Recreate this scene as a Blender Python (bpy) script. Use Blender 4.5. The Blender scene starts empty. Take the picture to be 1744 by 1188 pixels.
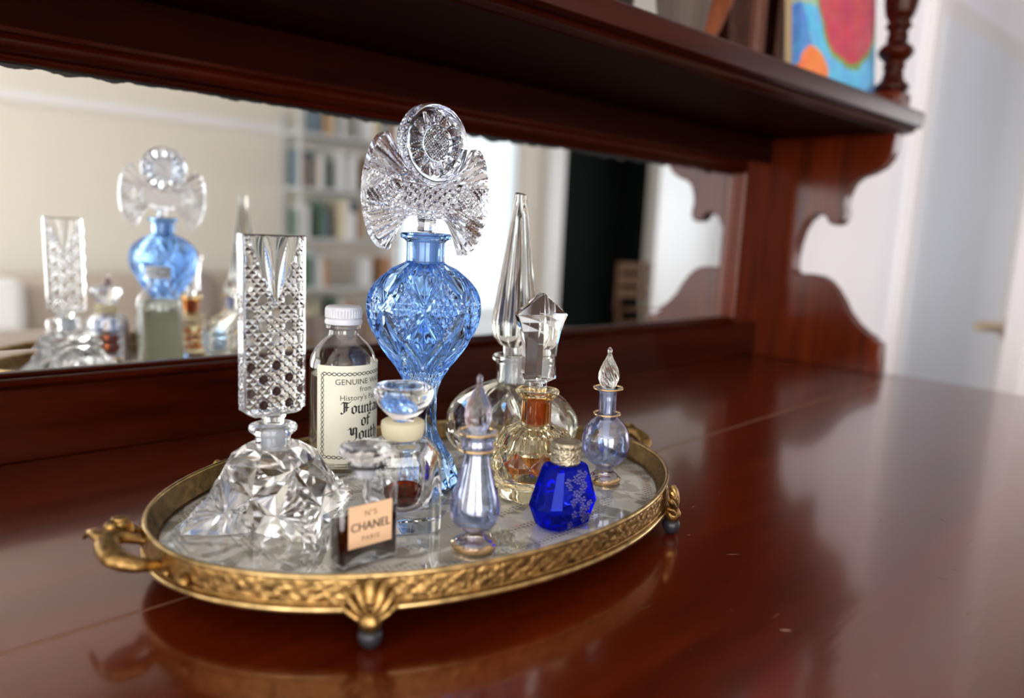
import bpy, bmesh, math, random
from mathutils import Vector, Matrix, noise
from math import sin, cos, pi, sqrt, atan2, radians as rad, exp, floor, hypot

random.seed(7)
S = bpy.context.scene
COL = S.collection

# ------------------------------------------------------------------ camera
cam_d = bpy.data.cameras.new('camera'); cam = bpy.data.objects.new('camera', cam_d); COL.objects.link(cam)
YAW, PITCH, ROLL = 0.73685, 0.15942, 0.04518
_f = Vector((sin(YAW)*cos(PITCH), cos(YAW)*cos(PITCH), -sin(PITCH)))
_r = Vector((cos(YAW), -sin(YAW), 0)); _u = _r.cross(_f)
_r2 = _r*cos(ROLL) + _u*sin(ROLL); _u2 = _u*cos(ROLL) - _r*sin(ROLL)
M = Matrix((_r2, _u2, -_f)).transposed().to_4x4(); M.translation = Vector((0, 0, 0.19))
cam.matrix_world = M
cam_d.sensor_width = 36; cam_d.lens = 1262.84/1744*36
cam_d.clip_start = 0.01; cam_d.clip_end = 100
cam_d.dof.use_dof = True; cam_d.dof.focus_distance = 0.475; cam_d.dof.aperture_fstop = 3.3
S.camera = cam

# ------------------------------------------------------------------ world, lights, exposure
W = bpy.data.worlds.new('sky'); S.world = W; W.use_nodes = True
W.node_tree.nodes['Background'].inputs[0].default_value = (0.90, 0.96, 1.0, 1)
W.node_tree.nodes['Background'].inputs[1].default_value = 1.0
S.view_settings.view_transform = 'Standard'; S.view_settings.look = 'None'
S.view_settings.exposure = -0.28; S.view_settings.gamma = 1.0; S.view_settings.use_curve_mapping = False
cy = S.cycles
cy.max_bounces = 20; cy.transmission_bounces = 16; cy.glossy_bounces = 8; cy.diffuse_bounces = 4
cy.transparent_max_bounces = 24; cy.use_denoising = True
cy.caustics_reflective = True; cy.caustics_refractive = True; cy.blur_glossy = 0.6
cy.sample_clamp_indirect = 6.0

def area(name, loc, rot, sx, sy, power, col=(1, 0.98, 0.95)):
    d = bpy.data.lights.new(name, 'AREA'); d.shape = 'RECTANGLE'; d.size = sx; d.size_y = sy
    d.energy = power; d.color = col
    o = bpy.data.objects.new(name, d); COL.objects.link(o); o.location = loc; o.rotation_euler = rot
    return o
# daylight in the windows (each lamp fills an opening; the last two are added fill)
area('window_fill_light', (4.135, -4.09, 0.1), (rad(90), 0, 0), 1.30, 2.1, 7.5, (0.92, 0.96, 1))
area('window_fill_light', (-2.98, -1.9, 0.4), (0, rad(-90), 0), 1.5, 2.5, 105, (0.95, 0.97, 1))
area('window_fill_light', (-1.55, -3.98, 0.4), (rad(90), 0, 0), 2.0, 1.5, 125, (1, 0.98, 0.97))
area('window_fill_light', (8.18, -1.8, 0.4), (0, rad(90), 0), 1.5, 2.4, 80, (0.95, 0.97, 1))  # added fill, set in an unseen right-hand window
area('window_fill_light', (-1.9, 0.70, 0.4), (rad(-90), 0, 0), 1.4, 1.5, 50, (1, 0.97, 0.93))  # added fill to brighten the wall opposite the sideboard

# ------------------------------------------------------------------ material helpers
MATS = {}
def mat(name):
    m = bpy.data.materials.new(name); m.use_nodes = True
    nt = m.node_tree; nt.nodes.clear()
    out = nt.nodes.new('ShaderNodeOutputMaterial'); MATS[name] = m
    return m, nt, out
def N(nt, t, **k):
    n = nt.nodes.new(t)
    for a, b in k.items():
        if a in n.inputs.keys(): n.inputs[a].default_value = b
        else: setattr(n, a, b)
    return n
def L(nt, a, b): nt.links.new(a, b)
def c4(c): return (c[0], c[1], c[2], 1)

def plain(name, col, rough=0.5, metal=0.0, coat=0.0, bump=0.0, bscale=200, var=0.0, vscale=20, spec=0.5):
    m, nt, out = mat(name)
    p = N(nt, 'ShaderNodeBsdfPrincipled'); L(nt, p.outputs[0], out.inputs[0])
    p.inputs['Base Color'].default_value = c4(col); p.inputs['Roughness'].default_value = rough
    p.inputs['Metallic'].default_value = metal; p.inputs['Coat Weight'].default_value = coat
    p.inputs['Specular IOR Level'].default_value = spec
    if bump or var:
        tc = N(nt, 'ShaderNodeTexCoord')
        if bump:
            n = N(nt, 'ShaderNodeTexNoise'); n.inputs['Scale'].default_value = bscale; L(nt, tc.outputs['Object'], n.inputs['Vector'])
            b = N(nt, 'ShaderNodeBump'); b.inputs['Strength'].default_value = bump; b.inputs['Distance'].default_value = 0.002
            L(nt, n.outputs[0], b.inputs['Height']); L(nt, b.outputs[0], p.inputs['Normal'])
        if var:
            n = N(nt, 'ShaderNodeTexNoise'); n.inputs['Scale'].default_value = vscale; n.inputs['Detail'].default_value = 5
            L(nt, tc.outputs['Object'], n.inputs['Vector'])
            mx = N(nt, 'ShaderNodeMix'); mx.data_type = 'RGBA'
            mx.inputs[6].default_value = c4([v*(1-var) for v in col]); mx.inputs[7].default_value = c4([min(1, v*(1+var)) for v in col])
            rp = N(nt, 'ShaderNodeMapRange'); rp.inputs[1].default_value = 0.3; rp.inputs[2].default_value = 0.7
            L(nt, n.outputs[0], rp.inputs[0]); L(nt, rp.outputs[0], mx.inputs[0]); L(nt, mx.outputs[2], p.inputs['Base Color'])
    return m

def glass(name, col=(1, 1, 1), rough=0.0, ior=1.5):
    m, nt, out = mat(name)
    g = N(nt, 'ShaderNodeBsdfGlass'); g.inputs['Color'].default_value = c4(col)
    g.inputs['Roughness'].default_value = rough; g.inputs['IOR'].default_value = ior
    L(nt, g.outputs[0], out.inputs[0]); return m

def two_sided_fresnel(nt, ior):
    fr = N(nt, 'ShaderNodeFresnel'); ge = N(nt, 'ShaderNodeNewGeometry')
    ex = N(nt, 'ShaderNodeMath', operation='MULTIPLY_ADD'); ex.inputs[1].default_value = -2.0; ex.inputs[2].default_value = 1.0
    pw = N(nt, 'ShaderNodeMath', operation='POWER'); pw.inputs[0].default_value = ior
    L(nt, ge.outputs['Backfacing'], ex.inputs[0]); L(nt, ex.outputs[0], pw.inputs[1]); L(nt, pw.outputs[0], fr.inputs[0])
    return fr
def thin(name, tint=(0.97, 0.98, 0.98), ior=1.5, boost=1.0, add=0.0, gcol=(1, 1, 1), rough=0.02):
    """a thin blown-glass wall: light passes straight through, the surface reflects by Fresnel"""
    m, nt, out = mat(name)
    t = N(nt, 'ShaderNodeBsdfTransparent'); t.inputs[0].default_value = c4(tint)
    g = N(nt, 'ShaderNodeBsdfGlossy'); g.inputs['Color'].default_value = c4(gcol); g.inputs['Roughness'].default_value = rough
    fr = two_sided_fresnel(nt, ior)
    ma = N(nt, 'ShaderNodeMath', operation='MULTIPLY_ADD'); ma.use_clamp = True
    ma.inputs[1].default_value = boost; ma.inputs[2].default_value = add
    L(nt, fr.outputs[0], ma.inputs[0])
    mx = N(nt, 'ShaderNodeMixShader'); L(nt, ma.outputs[0], mx.inputs[0]); L(nt, t.outputs[0], mx.inputs[1]); L(nt, g.outputs[0], mx.inputs[2])
    L(nt, mx.outputs[0], out.inputs[0]); return m

def frosted(name, col=(0.85, 0.87, 0.9), clear=0.45):
    m, nt, out = mat(name)
    t = N(nt, 'ShaderNodeBsdfTransparent'); t.inputs[0].default_value = c4(col)
    d = N(nt, 'ShaderNodeBsdfTranslucent'); d.inputs[0].default_value = c4(col)
    e = N(nt, 'ShaderNodeBsdfDiffuse'); e.inputs[0].default_value = c4(col)
    a = N(nt, 'ShaderNodeMixShader'); a.inputs[0].default_value = 0.5; L(nt, d.outputs[0], a.inputs[1]); L(nt, e.outputs[0], a.inputs[2])
    b = N(nt, 'ShaderNodeMixShader'); b.inputs[0].default_value = clear; L(nt, a.outputs[0], b.inputs[1]); L(nt, t.outputs[0], b.inputs[2])
    L(nt, b.outputs[0], out.inputs[0]); return m

def wood(name, dark, light, rough=0.3, coat=0.8, coatr=0.1, axis='X', scale=1.0, fine=1.0, spec=0.1):
    m, nt, out = mat(name)
    p = N(nt, 'ShaderNodeBsdfPrincipled'); L(nt, p.outputs[0], out.inputs[0])
    tc = N(nt, 'ShaderNodeTexCoord'); mp = N(nt, 'ShaderNodeMapping')
    s = {'X': (1.2, 14, 14), 'Y': (14, 1.2, 14), 'Z': (14, 14, 1.2)}[axis]
    mp.inputs['Scale'].default_value = [v*scale for v in s]; L(nt, tc.outputs['Object'], mp.inputs[0])
    n1 = N(nt, 'ShaderNodeTexNoise'); n1.inputs['Scale'].default_value = 1.6; n1.inputs['Detail'].default_value = 7
    n1.inputs['Distortion'].default_value = 1.2; L(nt, mp.outputs[0], n1.inputs[0])
    n2 = N(nt, 'ShaderNodeTexNoise'); n2.inputs['Scale'].default_value = 22; n2.inputs['Detail'].default_value = 3; L(nt, mp.outputs[0], n2.inputs[0])
    ad = N(nt, 'ShaderNodeMath', operation='MULTIPLY_ADD'); ad.inputs[1].default_value = 0.35*fine
    L(nt, n2.outputs[0], ad.inputs[0]); L(nt, n1.outputs[0], ad.inputs[2])
    r = N(nt, 'ShaderNodeValToRGB'); r.color_ramp.elements[0].position = 0.34; r.color_ramp.elements[1].position = 0.98
    r.color_ramp.elements[0].color = c4(dark); r.color_ramp.elements[1].color = c4(light)
    L(nt, ad.outputs[0], r.inputs[0]); L(nt, r.outputs[0], p.inputs['Base Color'])
    p.inputs['Roughness'].default_value = rough; p.inputs['Coat Weight'].default_value = coat
    p.inputs['Coat Roughness'].default_value = coatr; p.inputs['Specular IOR Level'].default_value = spec; p.inputs['Specular Tint'].default_value = (1, 0.38, 0.22, 1)
    b = N(nt, 'ShaderNodeBump'); b.inputs['Strength'].default_value = 0.04; b.inputs['Distance'].default_value = 0.0006
    L(nt, n2.outputs[0], b.inputs['Height']); L(nt, b.outputs[0], p.inputs['Normal'])
    L(nt, b.outputs[0], p.inputs['Coat Normal'])
    return m

# ------------------------------------------------------------------ mesh helpers
class MB:
    def __init__(s): s.v = []; s.f = []
    def quadgrid(s, P, wrap_u=False, flip=False):
        """P[j][i] grid of points"""
        o = len(s.v); nj = len(P); ni = len(P[0])
        for row in P: s.v += [tuple(p) for p in row]
        for j in range(nj-1):
            for i in range(ni if wrap_u else ni-1):
                a = o+j*ni+i; b = o+j*ni+(i+1) % ni; c = b+ni; d = a+ni
                s.f.append((d, c, b, a) if flip else (a, b, c, d))
    def lathe(s, prof, n=48, mod=None, flip=False, ox=0, oy=0):
        """prof: [(r,z)] bottom to top on the outside; r=0 closes at a pole"""
        o0 = len(s.v); rings = []
        for e in prof:
            r, z = e[0], e[1]; md = mod if len(e) < 3 else None
            if r < 1e-7:
                s.v.append((ox, oy, z)); rings.append([len(s.v)-1])
            else:
                ring = []
                for i in range(n):
                    t = 2*pi*i/n; rr = md(t, z, r) if md else r
                    s.v.append((ox+rr*cos(t), oy+rr*sin(t), z)); ring.append(len(s.v)-1)
                rings.append(ring)
        for a, b in zip(rings, rings[1:]):
            if len(a) == 1 and len(b) == 1: continue
            for i in range(n):
                j = (i+1) % n
                if len(a) == 1: q = (a[0], b[j], b[i])
                elif len(b) == 1: q = (a[i], a[j], b[0])
                else: q = (a[i], a[j], b[j], b[i])
                s.f.append(tuple(reversed(q)) if flip else q)
    def box(s, x0, x1, y0, y1, z0, z1):
        o = len(s.v)
        s.v += [(x, y, z) for z in (z0, z1) for y in (y0, y1) for x in (x0, x1)]
        s.f += [tuple(o+i for i in q) for q in ((0, 2, 3, 1), (4, 5, 7, 6), (0, 1, 5, 4), (2, 6, 7, 3), (0, 4, 6, 2), (1, 3, 7, 5))]
    def tube(s, pts, rad_, n=10, closed=False, flat=1.0):
        pts = [Vector(p) for p in pts]; m = len(pts)
        rr = rad_ if isinstance(rad_, (list, tuple)) else [rad_]*m
        rows = []; up0 = Vector((0, 0, 1))
        for i, p in enumerate(pts):
            a = pts[(i-1) % m] if closed or i > 0 else p
            b = pts[(i+1) % m] if closed or i < m-1 else p
            t = (b-a).normalized()
            x = t.cross(up0)
            if x.length < 1e-3: x = t.cross(Vector((1, 0, 0)))
            x.normalize(); y = x.cross(t)
            rows.append([p + x*(cos(2*pi*k/n)*rr[i]) + y*(sin(2*pi*k/n)*rr[i]*flat) for k in range(n)])
        o = len(s.v)
        for r in rows: s.v += [tuple(q) for q in r]
        for i in range(m if closed else m-1):
            for k in range(n):
                a = o+i*n+k; b = o+i*n+(k+1) % n; i2 = (i+1) % m
                c = o+i2*n+(k+1) % n; d = o+i2*n+k
                s.f.append((a, d, c, b))
        if not closed:
            s.f.append(tuple(o+k for k in range(n))); s.f.append(tuple(o+(m-1)*n+k for k in reversed(range(n))))
    def prism(s, poly, a0, a1, axis='z'):
        """poly of (u,v) counter-clockwise; extruded along axis from a0 to a1"""
        o = len(s.v); n = len(poly)
        def pt(u, v, w):
            return {'z': (u, v, w), 'x': (w, u, v), 'y': (u, w, v)}[axis]
        s.v += [pt(u, v, a0) for u, v in poly] + [pt(u, v, a1) for u, v in poly]
        s.f.append(tuple(o+i for i in reversed(range(n)))); s.f.append(tuple(o+n+i for i in range(n)))
        for i in range(n):
            j = (i+1) % n; s.f.append((o+i, o+j, o+n+j, o+n+i))
    def ball(s, c, r, n=14, m=8, sz=1.0, sx=1.0, sy=1.0):
        o = len(s.v); k = MB()
        k.lathe([(r*sin(pi*j/m) if 0 < j < m else 0, -r*sz*cos(pi*j/m)) for j in range(m+1)], n)
        s.v += [(c[0]+x*sx, c[1]+y*sy, c[2]+z) for x, y, z in k.v]; s.f += [tuple(o+i for i in f) for f in k.f]
    def xform(s, M_): s.v = [tuple(M_ @ Vector(p)) for p in s.v]
    def build(s, name, m, parent=None, smooth=True, angle=40, loc=None, fix=False, bevel=0, bseg=2):
        me = bpy.data.meshes.new(name); me.from_pydata(s.v, [], s.f)
        if fix:
            bm = bmesh.new(); bm.from_mesh(me); bmesh.ops.recalc_face_normals(bm, faces=bm.faces); bm.to_mesh(me); bm.free()
        me.update()
        if m is not None: me.materials.append(MATS[m] if isinstance(m, str) else m)
        if smooth:
            me.polygons.foreach_set('use_smooth', [True]*len(me.polygons))
            if angle < 180:
                try: me.set_sharp_from_angle(angle=rad(angle))
                except Exception: pass
        o = bpy.data.objects.new(name, me); COL.objects.link(o)
        if parent: o.parent = parent
        if loc: o.location = loc
        if bevel:
            b = o.modifiers.new('bevel', 'BEVEL'); b.width = bevel; b.segments = bseg; b.limit_method = 'ANGLE'; b.angle_limit = rad(35)
        return o
def tag(o, label, cat, group=None):
    o['label'] = label; o['category'] = cat
    if group: o['group'] = group
    return o
def thing(name, label, cat, loc=(0, 0, 0), rz=0, group=None):
    o = bpy.data.objects.new(name, None); COL.objects.link(o); o.location = loc; o.rotation_euler = (0, 0, rz)
    o.empty_display_size = 0.02
    return tag(o, label, cat, group)
def struct(o, label=None):
    o['kind'] = 'structure'
    if label: o['label'] = label
    return o
def boxobj(name, b, m, parent=None, bevel=0, label=None):
    k = MB(); k.box(*b); o = k.build(name, m, parent, smooth=bool(bevel), bevel=bevel)
    if label: o['label'] = label
    return o
def lerp_prof(tab, z):
    """tab of (z,r) ascending; monotone smooth interpolation"""
    if z <= tab[0][0]: return tab[0][1]
    for i in range(len(tab)-1):
        z0, r0 = tab[i]; z1, r1 = tab[i+1]
        if z <= z1:
            def sl(k):
                if k <= 0: return (tab[1][1]-tab[0][1])/(tab[1][0]-tab[0][0])
                if k >= len(tab)-1: return (tab[-1][1]-tab[-2][1])/(tab[-1][0]-tab[-2][0])
                return (tab[k+1][1]-tab[k-1][1])/(tab[k+1][0]-tab[k-1][0])
            h = z1-z0; t = (z-z0)/h; m0 = sl(i)*h; m1 = sl(i+1)*h
            return (2*t**3-3*t*t+1)*r0+(t**3-2*t*t+t)*m0+(-2*t**3+3*t*t)*r1+(t**3-t*t)*m1
    return tab[-1][1]
def dense(tab, n):
    z0, z1 = tab[0][0], tab[-1][0]
    return [(max(1e-4, lerp_prof(tab, z0+(z1-z0)*k/n)), z0+(z1-z0)*k/n) for k in range(n+1)]
def clamp(x, a=0., b=1.): return max(a, min(b, x))

# ------------------------------------------------------------------ materials
plain('cream_wall', (0.80, 0.76, 0.68), 0.8)
plain('white_wall', (0.93, 0.92, 0.97), 0.75)
plain('white_paint', (0.86, 0.86, 0.87), 0.45)
plain('ceiling_white', (0.88, 0.88, 0.86), 0.9)
plain('door_grey', (0.80, 0.84, 0.90), 0.6)
plain('leaf_white', (0.82, 0.78, 0.80), 0.5)
plain('brass_lever', (0.62, 0.50, 0.36), 0.35, metal=0.7)
plain('floor_wood', (0.30, 0.19, 0.11), 0.4, var=0.25, vscale=6)
plain('unlit_room_dark', (0.005, 0.008, 0.007), 0.9, spec=0.1)  # near-black colour stands in for the missing light past the doorway
wood('mahogany_top', (0.011, 0.0006, 0.0002), (0.115, 0.0110, 0.0013), rough=0.22, spec=0.9, coat=0.55, coatr=0.09, axis='X')
wood('mahogany', (0.006, 0.0004, 0.0002), (0.045, 0.0042, 0.0007), rough=0.35, coat=0.22, coatr=0.16, axis='X', scale=1.3)
wood('mahogany_upright', (0.022, 0.0020, 0.0006), (0.125, 0.0165, 0.0030), rough=0.35, coat=0.35, coatr=0.16, axis='Z', scale=1.3)
wood('mahogany_deep', (0.0045, 0.0006, 0.0003), (0.018, 0.0027, 0.0010), rough=0.5, spec=0.05, coat=0.0, coatr=0.2, axis='X', scale=1.3)  # under the shelf this dark tone also stands for shade
wood('oval_frame_wood', (0.10, 0.022, 0.006), (0.28, 0.075, 0.02), rough=0.35, coat=0.5, coatr=0.2, axis='Z')
plain('crack_filler', (0.30, 0.17, 0.10), 0.6)
plain('scratch_pale', (0.55, 0.40, 0.28), 0.6)
plain('scratch_dark', (0.012, 0.006, 0.004), 0.6)

# ------------------------------------------------------------------ ROOM SHELL
FZ, CZ = -1.05, 1.50
k = MB(); k.box(-3.1, 8.3, -4.1, 0.82, FZ-0.1, FZ); struct(k.build('floor', 'floor_wood', smooth=False))
k = MB(); k.box(-3.1, 8.3, -4.1, 0.82, CZ, CZ+0.1); struct(k.build('ceiling', 'ceiling_white', smooth=False))
def wall(name, m, boxes):
    k = MB()
    for b in boxes: k.box(*b)
    return struct(k.build(name, m, smooth=False))
# wall behind the sideboard, with an added window far left, out of view
wall('wall_back', 'white_wall', [(-3.1, -2.6, 0.72, 0.82, FZ, CZ), (-2.6, -1.2, 0.72, 0.82, FZ, -0.35), (-2.6, -1.2, 0.72, 0.82, 1.15, CZ), (-1.2, 8.3, 0.72, 0.82, FZ, CZ)])
# opposite wall (seen in the mirror)
wall('wall_front', 'cream_wall', [(-3.1, -2.55, -4.1, -4.0, FZ, CZ), (-2.55, -0.55, -4.1, -4.0, FZ, -0.35), (-2.55, -0.55, -4.1, -4.0, 1.15, CZ),
     (-0.55, 3.42, -4.1, -4.0, FZ, CZ), (3.42, 4.85, -4.1, -4.0, 1.28, CZ), (4.85, 5.36, -4.1, -4.0, FZ, CZ),
     (5.36, 6.88, -4.1, -4.0, 1.25, CZ), (6.88, 8.3, -4.1, -4.0, FZ, CZ)])
wall('wall_left', 'cream_wall', [(-3.1, -3.0, -4.0, -3.15, FZ, CZ), (-3.1, -3.0, -3.15, -0.65, FZ, -0.35), (-3.1, -3.0, -3.15, -0.65, 1.15, CZ), (-3.1, -3.0, -0.65, 0.72, FZ, CZ)])
wall('wall_right', 'white_wall', [(8.2, 8.3, -4.0, -3.0, FZ, CZ), (8.2, 8.3, -3.0, -0.6, FZ, -0.35), (8.2, 8.3, -3.0, -0.6, 1.15, CZ), (8.2, 8.3, -0.6, 0.72, FZ, CZ)])
boxobj('trim_1', (-0.55, 3.42, -4.0, -3.97, 0.80, 0.86), 'white_paint')['kind'] = 'structure'
boxobj('trim_2', (6.88, 7.06, -4.0, -3.93, FZ, 1.25), 'white_paint')['kind'] = 'structure'
boxobj('trim_3', (5.16, 5.36, -4.0, -3.93, FZ, 1.25), 'white_paint')['kind'] = 'structure'
boxobj('baseboard_front', (-0.55, 3.42, -4.0, -3.98, FZ, FZ+0.14), 'white_paint')['kind'] = 'structure'
plain('plaster_white', (0.9, 0.92, 0.94), 0.7)
boxobj('trim_4', (7.06, 8.2, -4.0, -3.985, FZ, CZ), 'plaster_white')['kind'] = 'structure'
# shallow recess beyond the doorway, near-black in place of an unlit room
wall('wall_beyond', 'unlit_room_dark', [(5.31, 6.93, -4.60, -4.52, FZ, CZ), (5.31, 5.36, -4.52, -4.1, FZ, CZ), (6.88, 6.93, -4.52, -4.1, FZ, CZ), (5.31, 6.93, -4.60, -4.1, CZ, CZ+0.1), (5.31, 6.93, -4.60, -4.1, FZ-0.1, FZ)])
# glazed door seen in the mirror
def window(name, x0, x1, y0, y1, z0, z1, bars, along):
    fr = MB(); w = 0.05
    if along == 'x':
        for b in ((x0, x0+w, z0, z1), (x1-w, x1, z0, z1), (x0+w, x1-w, z0, z0+w), (x0+w, x1-w, z1-w, z1)): fr.box(b[0], b[1], y0, y1, b[2], b[3])
        for i in range(1, bars):
            c = x0+(x1-x0)*i/bars; fr.box(c-0.02, c+0.02, y0, y1, z0+w, z1-w)
    else:
        for b in ((y0, y0+w, z0, z1), (y1-w, y1, z0, z1), (y0+w, y1-w, z0, z0+w), (y0+w, y1-w, z1-w, z1)): fr.box(x0, x1, b[0], b[1], b[2], b[3])
        for i in range(1, bars):
            c = y0+(y1-y0)*i/bars; fr.box(x0, x1, c-0.02, c+0.02, z0+w, z1-w)
    o = struct(fr.build(name, 'white_paint', smooth=False)); return o
thin('window_glass', (0.97, 0.98, 0.98))
w1 = window('window_1', 3.42, 4.85, -4.08, -4.02, FZ, 1.28, 1, 'x')
boxobj('pane', (3.47, 4.80, -4.052, -4.048, FZ+0.05, 1.23), 'window_glass', w1)
window('window_2', -3.08, -3.03, -3.15, -0.65, -0.35, 1.15, 3, 'y')
window('window_3', -2.55, -0.55, -4.08, -4.03, -0.35, 1.15, 3, 'x')
window('added_window_4', 8.22, 8.27, -3.0, -0.6, -0.35, 1.15, 3, 'y')  # unseen window, added to bring in light from the right
window('added_window_5', -2.6, -1.2, 0.75, 0.80, -0.35, 1.15, 2, 'x')  # unseen window, added to light the facing wall
# grey door in the wall behind, right of the sideboard
k = MB(); k.box(1.93, 2.70, 0.695, 0.72, FZ, 0.72); d1 = struct(k.build('door_1', 'door_grey', smooth=False))
k = MB(); k.box(1.885, 1.93, 0.697, 0.72, FZ, 0.77); k.box(2.70, 2.745, 0.697, 0.72, FZ, 0.77); k.box(1.93, 2.70, 0.697, 0.72, 0.72, 0.77)
plain('trim_cream', (0.83, 0.80, 0.80), 0.6)
k.build('door_frame', 'trim_cream', d1, smooth=False)
# door leaf standing open into the room, seen edge-on
k = MB(); k.box(1.76, 2.55, 0.405, 0.445, FZ+0.01, 0.95); d2 = struct(k.build('door_2', 'leaf_white', smooth=True, bevel=0.003))
for s, y in ((1, 0.445), (-1, 0.405)):
    k = MB(); k.tube([(1.81, y, 0.03), (1.81, y+s*0.012, 0.03)], 0.026, 20)
    k.tube([(1.81, y, 0.03), (1.81, y+s*0.055, 0.03)], 0.010, 12)
    k.tube([(1.80, y+s*0.058, 0.03), (1.83, y+s*0.062, 0.03), (1.93, y+s*0.06, 0.028)], [0.010, 0.011, 0.007], 12)
    k.build('door_handle', 'brass_lever', d2)

# ------------------------------------------------------------------ SIDEBOARD
SB = thing('mahogany_sideboard', 'glossy red mahogany sideboard with mirrored back and scrolled brackets under a shelf', 'sideboard', (0, 0, 0))
XL, XR = -0.55, 1.165
MY = 0.655      # mirror plane
PYf = 0.645     # face of the back panelling
def crack_y(x): return 0.387 + (x-0.542)*(0.030/0.565)
# top: two boards meeting along a slightly skewed joint
def board(name, ya, yb, m, z1=0.0):
    k = MB(); n = 24; rows = []
    prof = [(0, -0.028), (0, 0.0)]
    xs = [XL-0.01+(XR-XL+0.02)*i/n for i in range(n+1)]
    o = len(k.v)
    P = []
    for z in (-0.03, z1):
        for fy in (ya, yb):
            P.append([(x, fy(x), z) for x in xs])
    k.quadgrid([P[0], P[1]], flip=True); k.quadgrid([P[2], P[3]])
    k.quadgrid([P[0], P[2]]); k.quadgrid([P[1], P[3]], flip=True)
    for e, fl in ((0, True), (-1, False)):
        k.quadgrid([[P[0][e], P[1][e]], [P[2][e], P[3][e]]], flip=fl)
    return k.build(name, m, SB, smooth=True, angle=30, bevel=0.0008, bseg=1)
board('top_board', lambda x: -0.06, lambda x: crack_y(x)-0.0010, 'mahogany_top')
board('top_board', lambda x: crack_y(x)+0.0010, lambda x: 0.66, 'mahogany_top')
k = MB(); k.quadgrid([[(XL, crack_y(XL)-0.0014, -0.0004), (XR, crack_y(XR)-0.0014, -0.0004)], [(XL, crack_y(XL)+0.0014, -0.0004), (XR, crack_y(XR)+0.0014, -0.0004)]])
k.build('joint_filler', 'crack_filler', SB, smooth=False)
k = MB(); k.prism([(-0.055, -0.03), (-0.068, -0.02), (-0.07, -0.012), (-0.066, -0.004), (-0.0605, -0.0005), (-0.0605, -0.03)], XL-0.01, XR+0.01, 'x')
k.build('top_moulding', 'mahogany', SB, fix=True)
# cabinet below the top
body = boxobj('cabinet_body', (XL+0.04, XR-0.04, -0.01, 0.64, FZ+0.08, -0.03), 'mahogany', SB)
for i in range(4):
    w = (XR-XL-0.12)/4; x0 = XL+0.06+i*w
    d = boxobj('cabinet_door', (x0+0.008, x0+w-0.008, -0.03, -0.01, FZ+0.12, -0.08), 'mahogany_upright', SB, bevel=0.004)
    k = MB(); k.ball((x0+(w-0.04 if i % 2 == 0 else 0.04), -0.042, -0.45), 0.014); k.build('knob', 'mahogany_upright', d)
boxobj('plinth', (XL+0.03, XR-0.03, -0.02, 0.645, FZ, FZ+0.08), 'mahogany', SB)
# back panelling: bottom rail, top rail, stile, with stepped mouldings
ZB, ZT = 0.068, 0.291      # mirror opening
XM0, XM1 = -0.45, 1.045
SHB, SHT = 0.352, 0.382    # shelf underside and top
boxobj('bottom_rail', (XL, 1.137, PYf, 0.675, 0.0, ZB-0.012), 'mahogany', SB, bevel=0.001)
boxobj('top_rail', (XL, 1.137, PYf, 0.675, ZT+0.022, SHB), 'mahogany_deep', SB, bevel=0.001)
boxobj('stile', (XM1+0.016, 1.137, PYf, 0.675, ZB-0.012, ZT+0.022), 'mahogany_upright', SB, bevel=0.001)
boxobj('stile', (XL, XM0-0.016, PYf, 0.675, ZB-0.012, ZT+0.022), 'mahogany_upright', SB, bevel=0.001)
def moulding_profile():
    # (distance from mirror edge outward, y)
    return [(0.0, MY+0.004), (0.0, MY-0.004), (0.0015, MY-0.007), (0.004, MY-0.008), (0.0055, MY-0.006), (0.006, MY-0.011), (0.009, MY-0.016), (0.013, MY-0.0175), (0.017, MY-0.016), (0.019, MY-0.0125), (0.0195, MY-0.0095), (0.023, MY-0.0105), (0.023, MY+0.004)]
def mould_x(name, z0, s, x0, x1, m, sc=1.0):
    k = MB(); k.quadgrid([[(x, y, z0+s*d*sc) for d, y in moulding_profile()] for x in (x0, x1)], flip=(s > 0)); return k.build(name, m, SB, angle=50)
def mould_z(name, x0, s, z0, z1, m, sc=1.0):
    k = MB(); k.quadgrid([[(x0+s*d*sc, y, z) for d, y in moulding_profile()] for z in (z0, z1)], flip=(s < 0)); return k.build(name, m, SB, angle=50)
mould_x('mirror_moulding', ZT, 1, XM0, XM1+0.012, 'mahogany')
mould_x('mirror_moulding', ZB, -1, XM0, XM1+0.012, 'mahogany', 0.55)
mould_z('mirror_moulding', XM1, 1, ZB, ZT, 'mahogany_upright', 0.7)
mould_z('mirror_moulding', XM0, -1, ZB, ZT, 'mahogany_upright', 0.7)
# bevelled mirror plate
m, nt, out = mat('mirror_silver')
g = N(nt, 'ShaderNodeBsdfGlossy'); g.inputs['Color'].default_value = (0.90, 0.92, 0.915, 1); g.inputs['Roughness'].default_value = 0.0
blk = N(nt, 'ShaderNodeBsdfPrincipled'); blk.inputs['Base Color'].default_value = (0.008, 0.008, 0.008, 1); blk.inputs['Roughness'].default_value = 0.25
tc = N(nt, 'ShaderNodeTexCoord'); sx = N(nt, 'ShaderNodeSeparateXYZ'); L(nt, tc.outputs['Object'], sx.inputs[0])
ns = N(nt, 'ShaderNodeTexNoise'); ns.inputs['Scale'].default_value = 55; ns.inputs['Detail'].default_value = 6; L(nt, tc.outputs['Object'], ns.inputs[0])
nl = N(nt, 'ShaderNodeTexNoise'); nl.inputs['Scale'].default_value = 9; nl.inputs['Detail'].default_value = 2; L(nt, tc.outputs['Object'], nl.inputs[0])
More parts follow.
